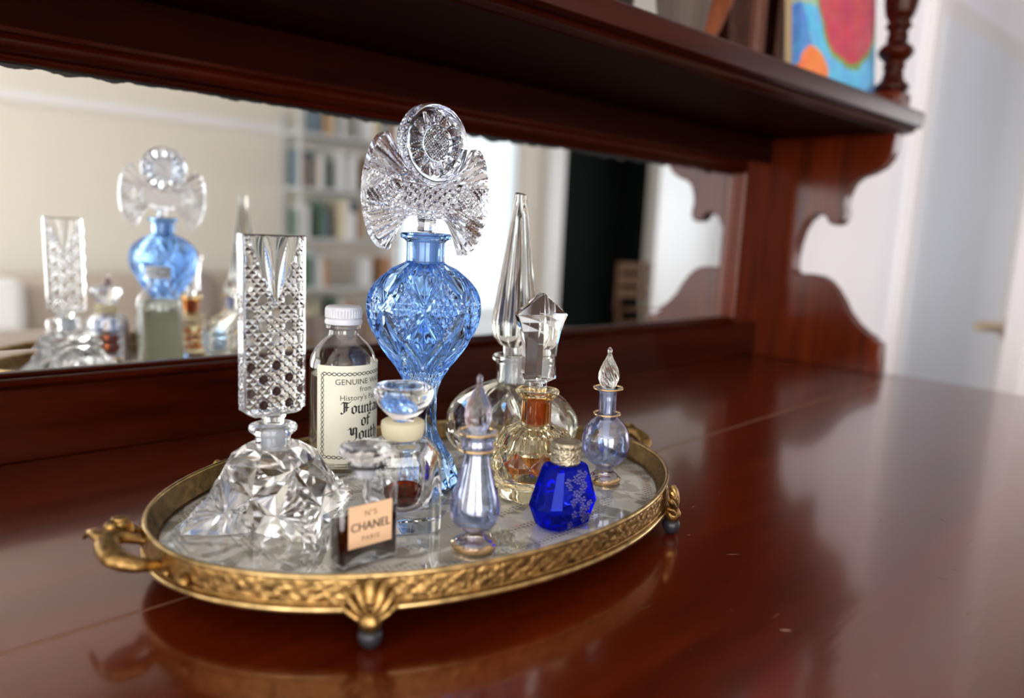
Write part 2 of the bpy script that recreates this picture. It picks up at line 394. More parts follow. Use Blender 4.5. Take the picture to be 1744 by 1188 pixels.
# height below the top edge at which the silvering is gone
th = N(nt, 'ShaderNodeMath', operation='MULTIPLY'); L(nt, ns.outputs[0], th.inputs[0]); L(nt, nl.outputs[0], th.inputs[1])
t2 = N(nt, 'ShaderNodeMapRange'); t2.inputs[1].default_value = 0.15; t2.inputs[2].default_value = 0.42; t2.inputs[3].default_value = 0.0005; t2.inputs[4].default_value = 0.006
L(nt, th.outputs[0], t2.inputs[0])
sb = N(nt, 'ShaderNodeMath', operation='SUBTRACT'); sb.inputs[0].default_value = ZT; L(nt, sx.outputs[2], sb.inputs[1])
lt = N(nt, 'ShaderNodeMath', operation='LESS_THAN'); L(nt, sb.outputs[0], lt.inputs[0]); L(nt, t2.outputs[0], lt.inputs[1])
mx = N(nt, 'ShaderNodeMixShader'); L(nt, lt.outputs[0], mx.inputs[0]); L(nt, g.outputs[0], mx.inputs[1]); L(nt, blk.outputs[0], mx.inputs[2])
L(nt, mx.outputs[0], out.inputs[0])
bw = 0.0165; eps = 0.016
mp_ = boxobj('mirror_plate', (XM0-0.004, XM1+0.004, MY+0.0035, MY+0.008, ZB-0.004, ZT+0.004), 'mahogany_deep', SB)
k = MB(); xa, xb, za, zb = XM0+bw, XM1-bw, ZB+bw, ZT
k.quadgrid([[(xa, MY, za), (xb, MY, za)], [(xa, MY, zb), (xb, MY, zb)]])
k.build('mirror_face', 'mirror_silver', mp_, smooth=False)
k = MB(); dy = bw*eps
k.quadgrid([[(XM0, MY-dy, ZB), (XM1, MY-dy, ZB)], [(xa, MY, za), (xb, MY, za)]])
k.build('mirror_bevel', 'mirror_silver', mp_, smooth=False)
k = MB(); k.quadgrid([[(xb, MY, za), (XM1, MY-dy, ZB)], [(xb, MY, zb), (XM1, MY-dy, ZT)]])
k.build('mirror_bevel', 'mirror_silver', mp_, smooth=False)
k = MB(); k.quadgrid([[(XM0, MY-dy, ZB), (xa, MY, za)], [(XM0, MY-dy, ZT), (xa, MY, zb)]])
k.build('mirror_bevel', 'mirror_silver', mp_, smooth=False)
# scrolled end brackets
bp = [(0.456, 0.352), (0.457, 0.328), (0.461, 0.316), (0.470, 0.304), (0.486, 0.295), (0.502, 0.290), (0.512, 0.281), (0.518, 0.266), (0.520, 0.25), (0.517, 0.238), (0.518, 0.227), (0.524, 0.2195), (0.532, 0.2185), (0.540, 0.222), (0.546, 0.231), (0.553, 0.236), (0.565, 0.2335), (0.576, 0.224), (0.584, 0.208), (0.589, 0.188), (0.591, 0.165), (0.590, 0.146), (0.585, 0.1405), (0.566, 0.142), (0.546, 0.1400), (0.533, 0.134), (0.520, 0.122), (0.508, 0.106), (0.498, 0.089), (0.482, 0.072), (0.466, 0.060), (0.453, 0.0535), (0.452, 0.049), (0.443, 0.048), (0.4395, 0.0), (0.66, 0.0), (0.66, 0.352)]
for x0 in (1.137, XL):
    k = MB(); k.prism(bp, x0, x0+0.026, 'x'); k.build('bracket', 'mahogany_upright', SB, smooth=True, angle=30, fix=True, bevel=0.002)
# shelf with moulded edge
SX0, SX1 = XL-0.035, 1.172
sp = [(0.675, SHB), (0.455, SHB), (0.451, SHB+0.0015), (0.4455, SHB+0.002), (0.4435, SHB+0.0045), (0.4448, SHB+0.007), (0.4375, SHB+0.0075), (0.4340, SHB+0.0095), (0.4335, SHB+0.0115), (0.4325, SHB+0.0275), (0.4340, SHB+0.0297), (0.437, SHT), (0.675, SHT)]
k = MB(); k.prism(sp, SX0, SX1, 'x'); k.build('shelf', 'mahogany', SB, angle=35, fix=True)
boxobj('shelf_shade_sheet', (SX0+0.02, SX1-0.02, 0.458, 0.645, SHB-0.0015, SHB), 'mahogany_deep', SB)  # added thin sheet, the shade under the shelf put into its colour
# turned spindle on a block at the shelf corner
def spindle(x, y):
    pz = SHT
    bl = MB(); bl.box(x-0.024, x+0.024, y-0.020, y+0.020, pz, pz+0.022); b = bl.build('spindle_block', 'mahogany_upright', SB, bevel=0.005)
    tab = [(pz+0.022, 0.017), (pz+0.024, 0.021), (pz+0.031, 0.022), (pz+0.036, 0.017), (pz+0.040, 0.0145), (pz+0.052, 0.0125), (pz+0.055, 0.0145), (pz+0.058, 0.0145), (pz+0.062, 0.013), (pz+0.068, 0.019), (pz+0.076, 0.0235), (pz+0.084, 0.019), (pz+0.089, 0.013), (pz+0.092, 0.014), (pz+0.104, 0.0125), (pz+0.108, 0.016), (pz+0.112, 0.017), (pz+0.116, 0.014), (pz+0.126, 0.019), (pz+0.15, 0.022), (pz+0.20, 0.017), (pz+0.24, 0.013)]
    k = MB(); k.lathe([(0, pz+0.022)]+dense(tab, 110)+[(0, pz+0.24)], 28, ox=x, oy=y); k.build('spindle', 'mahogany', SB, angle=60)
spindle(1.118, 0.462); spindle(XL+0.01, 0.462)
# upper back: stiles, narrow mirror strip, carved panel, oval mirror
UY = 0.575
def upper(name, x0, x1, m, y0=UY, bev=0.0015, z1=0.80): return boxobj(name, (x0, x1, y0, UY+0.04, SHT, z1), m, SB, bevel=bev)
plain('carved_dark', (0.05, 0.018, 0.014), 0.5, var=0.5, vscale=130, bump=0.6, bscale=180)
plain('stile_brown', (0.16, 0.062, 0.042), 0.45)
upper('upper_stile', 1.086, 1.132, 'mahogany_deep', UY-0.006)
upper('upper_stile', 0.992, 1.042, 'stile_brown', UY-0.006)
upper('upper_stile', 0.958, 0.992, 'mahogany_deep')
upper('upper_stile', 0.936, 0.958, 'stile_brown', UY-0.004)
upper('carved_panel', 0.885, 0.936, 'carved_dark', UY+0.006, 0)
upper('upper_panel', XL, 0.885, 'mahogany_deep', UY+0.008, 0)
m, nt, out = mat('plain_mirror')
g = N(nt, 'ShaderNodeBsdfGlossy'); g.inputs['Color'].default_value = (0.92, 0.93, 0.92, 1); g.inputs['Roughness'].default_value = 0.0; L(nt, g.outputs[0], out.inputs[0])
upper('mirror_strip', 1.042, 1.086, 'plain_mirror', UY+0.004, 0)
ov = MB(); oc = (0.69, 0.655); oa, ob = 0.185, 0.27
fr_rows = []
for j, (dr, yy) in enumerate([(0.0, UY+0.006), (0.002, UY-0.006), (0.010, UY-0.014), (0.022, UY-0.014), (0.030, UY-0.006), (0.032, UY+0.008)]):
    fr_rows.append([(oc[0]+(oa+dr)*cos(t), yy, oc[1]+(ob+dr)*sin(t)) for t in [2*pi*i/96 for i in range(96)]])
ov.quadgrid(fr_rows, wrap_u=True)
om = ov.build('oval_mirror_frame', 'oval_frame_wood', SB, fix=False, angle=70)
k = MB(); k.prism([(oc[0]+oa*cos(2*pi*i/96), oc[1]+ob*sin(2*pi*i/96)) for i in range(96)], UY+0.002, UY+0.006, 'y')
k.build('oval_mirror_glass', 'plain_mirror', om, smooth=False, fix=True)
# surface marks on the top
def scratch(px, py, ln, ang, w, m):
    k = MB(); n = 6; rows = [[], []]
    for i in range(n+1):
        t = i/n-0.5; ww = w*(1-4*t*t)*0.5
        for s in (0, 1):
            x = px+t*ln*cos(ang)-(2*s-1)*ww*sin(ang)+0.05*ln*sin(3*t); y = py+t*ln*sin(ang)+(2*s-1)*ww*cos(ang)
            rows[s].append((x, y, 0.00015))
    k.quadgrid(rows); return k.build('scratch', m, SB, smooth=False)

scratch(0.335, 0.158, 0.006, -0.9, 0.0007, 'scratch_pale')
scratch(0.292, 0.098, 0.005, 0.7, 0.0016, 'scratch_dark')
for i in range(46):
    x = random.uniform(0.25, 0.8); y = random.uniform(0.05, 0.3)
    scratch(x, y, random.uniform(0.002, 0.009), random.choice([0.1, -0.2, 1.2, -0.9])+random.uniform(-0.3, 0.3), random.uniform(0.00015, 0.0003), random.choice(['scratch_dark', 'scratch_pale', 'crack_filler']))

# ------------------------------------------------------------------ TRAY
ZG = 0.020
plain('old_brass', (0.37, 0.225, 0.080), 0.38, metal=1.0, var=0.62, vscale=210, bump=0.35, bscale=520)
plain('bright_brass', (0.48, 0.33, 0.14), 0.28, metal=1.0, var=0.45, vscale=120)
plain('dark_brass', (0.17, 0.105, 0.04), 0.45, metal=1.0, var=0.5, vscale=180, bump=0.3, bscale=420)
plain('lead_grey', (0.022, 0.022, 0.028), 0.42, metal=0.2, var=0.3, vscale=220)
TC = (0.276, 0.368); TA, TB = 0.1735, 0.1225; TR = rad(-2.0)
TRAY = thing('vanity_tray', 'oval gilt brass tray with embossed rim, glass over lace and scroll handles', 'tray', (TC[0], TC[1], 0), TR)
def ell(t, d=0.0):
    # point on the rim ellipse pushed outward by d
    x, y = TA*cos(t), TB*sin(t); nx, ny = cos(t)/TA, sin(t)/TB; l = hypot(nx, ny)
    return x+nx/l*d, y+ny/l*d
def arc_t(n):
    # n parameters with even spacing along the ellipse
    ts = [2*pi*i/2000 for i in range(2001)]; s = [0]
    for a, b in zip(ts, ts[1:]): s.append(s[-1]+hypot(TA*(cos(b)-cos(a)), TB*(sin(b)-sin(a))))
    out = []; j = 0
    for i in range(n):
        g = s[-1]*i/n
        while s[j+1] < g: j += 1
        out.append(ts[j]+(ts[j+1]-ts[j])*(g-s[j])/(s[j+1]-s[j]))
    return out, s[-1]
NT = 720
TS, TLEN = arc_t(NT)
def sweep(name, prof, m, disp=None, closed=False, nt=NT, angle=50):
    k = MB(); ts = TS[::NT//nt]; rows = []
    for z, d in prof:
        row = []
        for i, t in enumerate(ts):
            dd = d+(disp(i/len(ts)*TLEN, z) if disp else 0)
            x, y = ell(t, dd); row.append((x, y, z))
        rows.append(row)
    if closed: rows.append(rows[0])
    k.quadgrid(rows, wrap_u=True)
    return k.build(name, m, TRAY, angle=angle)
RZ0, RZ1 = 0.0172, 0.0310
def emboss(s, z):
    # low-relief crossed reeds with leaf sprays between, in metres
    v = (z-RZ0)/(RZ1-RZ0); u = s/0.0215
    e = 0.0
    if 0.10 < v < 0.92:
        a = (u+0.62*v) % 1.0; b = (u-0.62*v+0.22) % 1.0
        for q, w in ((a, 0.0006), (b, 0.00035)):
            d = min(q, 1-q)
            e += w*exp(-(d/0.020)**2)
            e -= 0.00022*exp(-((d-0.055)/0.02)**2)
        lf = abs(sin(pi*(u*3+1.4*v)))*abs(sin(pi*(u*2-2.2*v)))
        e += 0.00038*lf
        e += 0.00022*noise.noise(Vector((s*520, z*520, 0)))
    elif v <= 0.10: e = -0.0003
    return e
sweep('rim_band', [(RZ0+(RZ1-RZ0)*j/16, 0.0) for j in range(17)], 'old_brass', emboss, angle=60)
def ring(z, d, r, n=10, flat=1.0): return [(z+r*flat*sin(2*pi*k/n), d+r*cos(2*pi*k/n)) for k in range(n)]
sweep('top_bead', list(reversed(ring(0.0318, -0.0006, 0.0014))), 'bright_brass', closed=True, nt=360)
sweep('bottom_bead', list(reversed(ring(0.0166, 0.0006, 0.0017))), 'bright_brass', closed=True, nt=360)
sweep('bottom_bead', list(reversed(ring(0.0198, 0.0006, 0.0006))), 'old_brass', closed=True, nt=360)
sweep('inner_wall', [(0.0316, -0.0016), (0.0290, -0.0022), (0.0278, -0.0034), (0.0235, -0.0040), (0.0225, -0.0052), (0.0202, -0.0056), (0.0195, -0.0070)], 'dark_brass',
      lambda s, z: -0.0004*sin(s*900)*(1 if 0.0225 < z < 0.0275 else 0.2))
# floor plate, lace under glass
k = MB(); nt_ = 180
def disc(z, d): return [(*ell(TS[i*NT//nt_], d), z) for i in range(nt_)]
k.v = disc(0.0165, -0.0005)+disc(0.0182, -0.0005); n = nt_
k.f = [tuple(reversed(range(n))), tuple(range(n, 2*n))]+[(i, (i+1) % n, n+(i+1) % n, n+i) for i in range(n)]
k.build('tray_base', 'dark_brass', TRAY, smooth=False)
m, nt, out = mat('lace')
p = N(nt, 'ShaderNodeBsdfPrincipled'); L(nt, p.outputs[0], out.inputs[0]); p.inputs['Roughness'].default_value = 0.6
tc = N(nt, 'ShaderNodeTexCoord')
mp = N(nt, 'ShaderNodeMapping'); L(nt, tc.outputs['Object'], mp.inputs[0]); mp.inputs['Scale'].default_value = (1, 1.4, 0)
ln_ = N(nt, 'ShaderNodeVectorMath', operation='LENGTH'); L(nt, mp.outputs[0], ln_.inputs[0])
# ground of fine net
vo = N(nt, 'ShaderNodeTexVoronoi'); vo.inputs['Scale'].default_value = 620; vo.inputs['Randomness'].default_value = 0.15; L(nt, tc.outputs['Object'], vo.inputs['Vector'])
net = N(nt, 'ShaderNodeMapRange'); net.inputs[1].default_value = 0.25; net.inputs[2].default_value = 0.5; L(nt, vo.outputs['Distance'], net.inputs[0])
# denser cloth flowers
nz = N(nt, 'ShaderNodeTexNoise'); nz.inputs['Scale'].default_value = 38; nz.inputs['Detail'].default_value = 1.5; nz.inputs['Distortion'].default_value = 1.5; L(nt, tc.outputs['Object'], nz.inputs['Vector'])
fl = N(nt, 'ShaderNodeMapRange'); fl.inputs[1].default_value = 0.47; fl.inputs[2].default_value = 0.53; L(nt, nz.outputs[0], fl.inputs[0])
# rings of larger holes
wv = N(nt, 'ShaderNodeMath', operation='MULTIPLY'); wv.inputs[1].default_value = 2*pi/0.030; L(nt, ln_.outputs['Value'], wv.inputs[0])
sn = N(nt, 'ShaderNodeMath', operation='SINE'); L(nt, wv.outputs[0], sn.inputs[0])
rg = N(nt, 'ShaderNodeMapRange'); rg.inputs[1].default_value = 0.55; rg.inputs[2].default_value = 0.8; L(nt, sn.outputs[0], rg.inputs[0])
v2 = N(nt, 'ShaderNodeTexVoronoi'); v2.inputs['Scale'].default_value = 330; v2.inputs['Randomness'].default_value = 0.1; L(nt, tc.outputs['Object'], v2.inputs['Vector'])
h2 = N(nt, 'ShaderNodeMapRange'); h2.inputs[1].default_value = 0.42; h2.inputs[2].default_value = 0.25; L(nt, v2.outputs['Distance'], h2.inputs[0])
hm = N(nt, 'ShaderNodeMath', operation='MULTIPLY'); L(nt, rg.outputs[0], hm.inputs[0]); L(nt, h2.outputs[0], hm.inputs[1])
mA = N(nt, 'ShaderNodeMix'); mA.data_type = 'RGBA'; mA.inputs[6].default_value = (0.52, 0.50, 0.45, 1); mA.inputs[7].default_value = (0.34, 0.32, 0.28, 1); L(nt, net.outputs[0], mA.inputs[0])
mB = N(nt, 'ShaderNodeMix'); mB.data_type = 'RGBA'; mB.inputs[7].default_value = (0.82, 0.80, 0.76, 1); L(nt, mA.outputs[2], mB.inputs[6])
fm = N(nt, 'ShaderNodeMath', operation='MULTIPLY'); fm.inputs[1].default_value = 0.8; L(nt, fl.outputs[0], fm.inputs[0]); L(nt, fm.outputs[0], mB.inputs[0])
mC = N(nt, 'ShaderNodeMix'); mC.data_type = 'RGBA'; mC.inputs[7].default_value = (0.20, 0.17, 0.13, 1); L(nt, mB.outputs[2], mC.inputs[6])
hs = N(nt, 'ShaderNodeMath', operation='MULTIPLY'); hs.inputs[1].default_value = 0.8; L(nt, hm.outputs[0], hs.inputs[0]); L(nt, hs.outputs[0], mC.inputs[0])
L(nt, mC.outputs[2], p.inputs['Base Color'])
k = MB(); k.v = disc(0.0184, -0.004); k.f = [tuple(range(nt_))]
k.build('lace_panel', 'lace', TRAY, smooth=False)['label'] = 'grey-white floral lace under the glass'
thin('tray_glass', (0.96, 0.97, 0.96), 1.5, 1.5, 0.02)
k = MB(); k.v = disc(ZG-0.0001, -0.0058); k.f = [tuple(range(nt_))]
k.build('glass_plate', 'tray_glass', TRAY, smooth=False)
# feet: shell palmette on the rim, waist, acorn tip
def foot(t):
    x, y = ell(t, 0.0); nx, ny = cos(t)/TA, sin(t)/TB; l = hypot(nx, ny); nx /= l; ny /= l
    k = MB()
    for a, ln2, w in ((-47, 0.0150, 0.0020), (-30, 0.0185, 0.0024), (-14, 0.0210, 0.0027), (0, 0.0225, 0.0029), (14, 0.0210, 0.0027), (30, 0.0185, 0.0024), (47, 0.0150, 0.0020)):
        A = rad(a); pts = []; rr = []
        for j in range(9):
            q = j/8; s = ln2*q
            pts.append((s*sin(A)*(1+0.15*q), -0.0052-0.0022*sin(pi*q)+0.0012*q, 0.0108+s*cos(A)*0.95))
            rr.append(w*(0.42+0.58*sin(pi*min(1, q*0.62+0.0)))*(1 if q < 0.9 else 0.62))
        k.tube(pts, rr, 10, flat=0.8)
    k.lathe([(0, 0.0085), (0.0042, 0.0090), (0.0052, 0.0115), (0.0058, 0.0140), (0.0040, 0.0175), (0, 0.0185)], 16, oy=-0.0052)
    o = k.build('foot', 'old_brass', TRAY, angle=70)
    tip = MB(); tip.lathe([(0, 0.0)]+dense([(0.0002, 0.0022), (0.002, 0.0042), (0.005, 0.0056), (0.008, 0.0054), (0.0092, 0.0042)], 14)+[(0, 0.0094)], 18, oy=-0.0052)
    tip.build('foot_tip', 'lead_grey', o)
    o.location = (x, y, 0); o.rotation_euler = (0, 0, atan2(ny, nx)+pi/2)
def t_for_x(dx, sgn): return sgn*math.acos(clamp(dx/TA, -1, 1))
for dx, sg in ((-0.1045, -1), (0.113, -1), (-0.1045, 1), (0.113, 1)): foot(t_for_x(dx, sg))
# scroll handles
def smooth_path(P, n):
    P = [Vector(p) for p in P]; out = []
    for i in range(len(P)-1):
        p0 = P[max(i-1, 0)]; p1 = P[i]; p2 = P[i+1]; p3 = P[min(i+2, len(P)-1)]
        for j in range(n):
            t = j/n
            out.append(0.5*((2*p1)+(p2-p0)*t+(2*p0-5*p1+4*p2-p3)*t*t+(3*p1-p0-3*p2+p3)*t**3))
    out.append(P[-1]); return out
def handle(side):
    k = MB(); z = 0.0275
    arm = smooth_path([(-0.001, -0.0140, z-0.005), (0.004, -0.0150, z-0.003), (0.010, -0.0150, z-0.001), (0.0155, -0.0110, z+0.001), (0.0180, -0.004, z+0.003), (0.0170, 0.004, z+0.005), (0.0130, 0.0085, z+0.005), (0.007, 0.0095, z+0.003), (-0.001, 0.0085, z)], 8)
    n_ = len(arm)-1
    rr = [0.0032+0.0026*sin(pi*i/n_)**1.5 for i in range(n_+1)]
    k.tube(arm, rr, 12, flat=0.80)
    k.tube(smooth_path([(0.0165, 0.002, z+0.005), (0.0205, 0.008, z+0.008), (0.0225, 0.014, z+0.0075), (0.0240, 0.0195, z+0.003)], 6), [0.0042*(1-0.72*i/18) for i in range(19)], 10, flat=0.75)
    k.ball((0.0085, 0.0150, z+0.0085), 0.0046, sz=0.85); k.ball((0.0135, 0.0125, z+0.0085), 0.0034)
    k.tube(smooth_path([(0.0085, 0.0150, z+0.0115), (0.0105, 0.0165, z+0.0115), (0.0118, 0.0145, z+0.0115), (0.0098, 0.0120, z+0.0115), (0.0062, 0.0125, z+0.011), (0.0050, 0.0155, z+0.0105)], 6), 0.0011, 8)
    k.tube(smooth_path([(0.006, 0.012, z+0.006), (0.003, 0.014, z+0.004), (-0.001, 0.015, z)], 5), [0.0036, 0.0036, 0.0034, 0.0034, 0.0032, 0.003, 0.003, 0.003, 0.0028, 0.0028, 0.0026], 10)
    for y, r_ in ((-0.034, 0.0052), (-0.022, 0.0030), (0.020, 0.0030), (0.034, 0.0050)):
        k.ball((-TA+ell(math.asin(y/TB))[0]+0.0006, y, z-0.0055), r_, sz=0.55, sx=0.55, sy=1.1)
    o = k.build('handle', 'old_brass', TRAY, angle=80)
    o.location = (side*(TA+0.0005), 0, 0)
    if side < 0: o.scale = (-1, 1, 1)
    return o
handle(-1); handle(1)

# ------------------------------------------------------------------ GLASS MATERIALS
glass('crystal', (0.985, 0.99, 1.0), 0.0, 1.52)
glass('cut_crystal', (0.995, 0.995, 1.0), 0.10, 1.46)
glass('stopper_crystal', (0.94, 0.96, 1.0), 0.0, 1.52)
glass('pale_crystal', (0.985, 0.985, 0.965), 0.0, 1.5)
glass('blue_crystal', (0.72, 0.85, 1.0), 0.0, 1.5)
glass('straw_crystal', (0.97, 0.94, 0.84), 0.0, 1.5)
glass('amber_glass', (0.86, 0.50, 0.17), 0.05, 1.5)
glass('cobalt', (0.03, 0.05, 0.80), 0.06, 1.5)
thin('clear_shell', (0.955, 0.965, 0.97), 1.5, 1.3, 0.015)
thin('chanel_shell', (0.95, 0.96, 0.97), 1.5, 1.8, 0.04)
frosted('ground_glass', (0.86, 0.88, 0.93), 0.40)
frosted('ground_blue', (0.72, 0.80, 0.95), 0.40)
frosted('ground_amber', (0.72, 0.36, 0.10), 0.35)
frosted('cream_collar', (0.93, 0.87, 0.68), 0.10)
plain('gilt', (0.80, 0.56, 0.30), 0.16, metal=1.0)
plain('silver_cap', (0.42, 0.36, 0.26), 0.38, metal=1.0, var=0.5, vscale=380, bump=0.5, bscale=900)
plain('cap_white', (0.66, 0.66, 0.71), 0.35)
plain('ink', (0.025, 0.022, 0.02), 0.6)
plain('ink_brown', (0.10, 0.045, 0.025), 0.6)
plain('label_cream', (0.86, 0.84, 0.70), 0.55)
plain('label_tan', (0.80, 0.50, 0.30), 0.5)
plain('black_thread', (0.01, 0.01, 0.012), 0.5)
# iridescent blown glass
def lustre(name, tint, c0, c1, c2):
    m, nt, out = mat(name)
    t = N(nt, 'ShaderNodeBsdfTransparent'); t.inputs[0].default_value = c4(tint)
    g = N(nt, 'ShaderNodeBsdfGlossy'); g.inputs['Roughness'].default_value = 0.05
    fr = two_sided_fresnel(nt, 1.5)
    rp = N(nt, 'ShaderNodeValToRGB'); e = rp.color_ramp.elements
    e[0].position = 0.04; e[0].color = c4(c0); e[1].position = 0.5; e[1].color = c4(c2)
    x = e.new(0.14); x.color = c4(c1)
    L(nt, fr.outputs[0], rp.inputs[0]); L(nt, rp.outputs[0], g.inputs[0])
    ma = N(nt, 'ShaderNodeMath', operation='MULTIPLY_ADD'); ma.use_clamp = True; ma.inputs[1].default_value = 1.6; ma.inputs[2].default_value = 0.17
    L(nt, fr.outputs[0], ma.inputs[0])
    mx = N(nt, 'ShaderNodeMixShader'); L(nt, ma.outputs[0], mx.inputs[0]); L(nt, t.outputs[0], mx.inputs[1]); L(nt, g.outputs[0], mx.inputs[2])
    L(nt, mx.outputs[0], out.inputs[0])
lustre('lustre_blue', (0.62, 0.70, 0.84), (0.78, 0.82, 1.0), (0.80, 0.72, 0.95), (0.75, 0.85, 1.0))

def tri(x):
    x = x % 1.0; return 1-abs(2*x-1)

# ------------------------------------------------------------------ 1. winged cut-crystal bottle with slab stopper
B = thing('perfume_bottle', 'clear cut-crystal perfume bottle with flared fan wings and tall rectangular cane-cut stopper', 'perfume bottle', (0.177, 0.396, ZG))
def winged_body():
    k = MB(); V = Vector
    ridge = [(0.0520, 0.0), (0.0530, 0.0030), (0.0488, 0.0075), (0.0450, 0.0115), (0.0412, 0.0155), (0.0372, 0.0195), (0.0335, 0.0235), (0.0305, 0.0290), (0.0275, 0.0345)]
    def pol(a, r, z): return V((r*cos(a), r*sin(a), z))
    def tri_(*p):
        o = len(k.v); k.v += [tuple(q) for q in p]; k.f.append(tuple(range(o, o+len(p))))
    NZ = 0.042
    for qd in range(4):
        A = qd*pi/2; Bq = A+pi/2; mid = A+pi/4
        S = [pol(A, 0.0275, 0.0345), pol(mid, 0.0245, 0.0355), pol(Bq, 0.0275, 0.0345)]
        O_ = [pol(A, 0.0158, NZ), pol(mid, 0.0150, NZ), pol(Bq, 0.0158, NZ)]
        for i in range(2): tri_(S[i], S[i+1], O_[i+1], O_[i])
        Mb = pol(mid, 0.0275, 0.0); C = {}
        for wing, sg in ((A, 1), (Bq, -1)):
            Cc = pol(wing+sg*rad(21), 0.0365, 0.0120); C[sg] = Cc
            b1 = pol(wing+sg*rad(11), 0.0435, 0.0); b2 = pol(wing+sg*rad(25), 0.0345, 0.0)
            pts = [(b2, 0), (b1, 0), (pol(wing, *ridge[0]), 0)]
            for (r0, z0), (r1, z1) in zip(ridge, ridge[1:]):
                if z0 > 0: pts.append((pol(wing, (r0+r1)/2-0.0013, (z0+z1)/2-0.0006), 1))
                pts.append((pol(wing, r1, z1), 0))
            nrm = V((cos(wing+sg*rad(70)), sin(wing+sg*rad(70)), 0.35)).normalized()
            midp = []
            for i, (p, low) in enumerate(pts):
                q = Cc.lerp(p, 0.72)
                if 0 < i < len(pts)-1: q = q+nrm*(-0.0030 if low else 0.0012)
                midp.append(q)
            for i in range(len(pts)-1):
                f1 = (Cc, midp[i], midp[i+1]); f2 = (midp[i], pts[i][0], pts[i+1][0], midp[i+1])
                if sg > 0: f1 = f1[::-1]; f2 = f2[::-1]
                tri_(*f1); tri_(f2[0], f2[1], f2[2]); tri_(f2[0], f2[2], f2[3])
            # notched foot between fan and middle
            t_ = (b2, Mb, Cc) if sg > 0 else (Mb, b2, Cc)
            tri_(*t_)
        Q = pol(mid, 0.0318, 0.0215)
        ring_ = [C[1], Mb, C[-1], S[2], S[1], S[0]]
        inw = V((cos(mid), sin(mid), 0.3)).normalized()
        for i in range(6):
            a, b = ring_[i], ring_[(i+1) % 6]
            v1 = (Q+a+b)/3-inw*0.0034
            tri_(Q, a, v1); tri_(Q, v1, b); tri_(a, b, v1)
        # underside
        tri_(V((0, 0, 0)), pol(A+rad(25), 0.0345, 0), pol(A+rad(11), 0.0435, 0), pol(A, 0.0520, 0))
        tri_(V((0, 0, 0)), Mb, pol(A+rad(25), 0.0345, 0)); tri_(V((0, 0, 0)), pol(Bq-rad(25), 0.0345, 0), Mb)
        tri_(V((0, 0, 0)), pol(Bq, 0.0520, 0), pol(Bq-rad(11), 0.0435, 0), pol(Bq-rad(25), 0.0345, 0))
        tri_(V((0, 0, NZ)), O_[0], O_[1]); tri_(V((0, 0, NZ)), O_[1], O_[2])
    return k
o = winged_body().build('bottle_body', 'cut_crystal', B, smooth=False)
bm = bmesh.new(); bm.from_mesh(o.data); bmesh.ops.remove_doubles(bm, verts=bm.verts, dist=2e-5); bmesh.ops.recalc_face_normals(bm, faces=bm.faces); bm.to_mesh(o.data); bm.free()
k = MB(); k.lathe([(0.0098, 0.0421), (0.0097, 0.0475), (0.0112, 0.0490), (0.0132, 0.0508), (0.0136, 0.0525), (0.0128, 0.0538), (0.0105, 0.0543), (0.0078, 0.0540), (0.0074, 0.0500), (0.0074, 0.0421), (0.0098, 0.0421)], 48)
k.build('neck', 'crystal', B, angle=50)
def slab_stopper():
    k = MB(); hw = 0.0182; z0, z1 = 0.0600, 0.1615; nx, nz = 96, 250; th = 0.0050
    def width(z):
        e = z-z0
        return hw*(1-0.35*clamp(1-e/0.0045)**1.5)
    front = []; back = []
    for j in range(nz+1):
        z = z0+(z1-z0)*j/nz; fr_ = []; bk = []
        for i in range(nx+1):
            u = 2*i/nx-1; x = u*width(z)
            edge = min(hw-abs(x), z1-z, z-z0)
            d = 0.0
            # fan at the top: V region
            tz = (z-(z1-0.040))/0.040
            inV = tz > 0 and abs(x) < tz*0.0160
            if edge > 0.0012:
                if inV:
                    a = atan2(x, max(z-(z1-0.044), 1e-4))
                    lens = tz*(1.12-tz)*3.0
                    d = 0.0011*abs(cos(a*9.5))**0.7*clamp(lens)
                else:
                    p_, q_ = 0.0150, 0.0074
                    best = 9.0
                    jr = floor(z/q_)
                    for jj in (jr, jr+1):
                        xo = (jj % 2)*p_/2; ic = floor((x-xo)/p_+0.5)
                        ax_, az_ = abs(x-xo-ic*p_), abs(z-jj*q_)
                        best = min(best, max(ax_, az_, (ax_+az_)*0.707))
                    if best < 0.0029: d = 0.0002
                    else: d = 0.0004+0.0017*(1-min(tri((x+z)/0.0050), tri((x-z)/0.0050)))
                if abs(tz*0.0160-abs(x)) < 0.0006 and tz > 0: d = max(d, 0.0010)
            bev = 0.0012*clamp(1-edge/0.0012)
            fr_.append((x, -th+d+bev, z)); bk.append((x, th-bev, z))
        front.append(fr_); back.append(bk)
    k.quadgrid(front); k.quadgrid(back, flip=True)
    k.quadgrid([[r[0] for r in front], [r[0] for r in back]], flip=False)
    k.quadgrid([[r[-1] for r in front], [r[-1] for r in back]], flip=True)
    k.quadgrid([front[0], back[0]], flip=True); k.quadgrid([front[-1], back[-1]])
    return k
st = slab_stopper().build('stopper', 'crystal', B, angle=18, fix=True)
k = MB(); k.lathe([(0, 0.0545), (0.0060, 0.0545), (0.0062, 0.0570), (0.0072, 0.0590), (0.0072, 0.0610), (0, 0.0612)], 24); k.build('stopper_stem', 'crystal', st)
k = MB(); k.lathe([(0, 0.0424), (0.0066, 0.0424), (0.0072, 0.0540), (0, 0.0542)], 28); k.build('ground_plug', 'ground_glass', st)

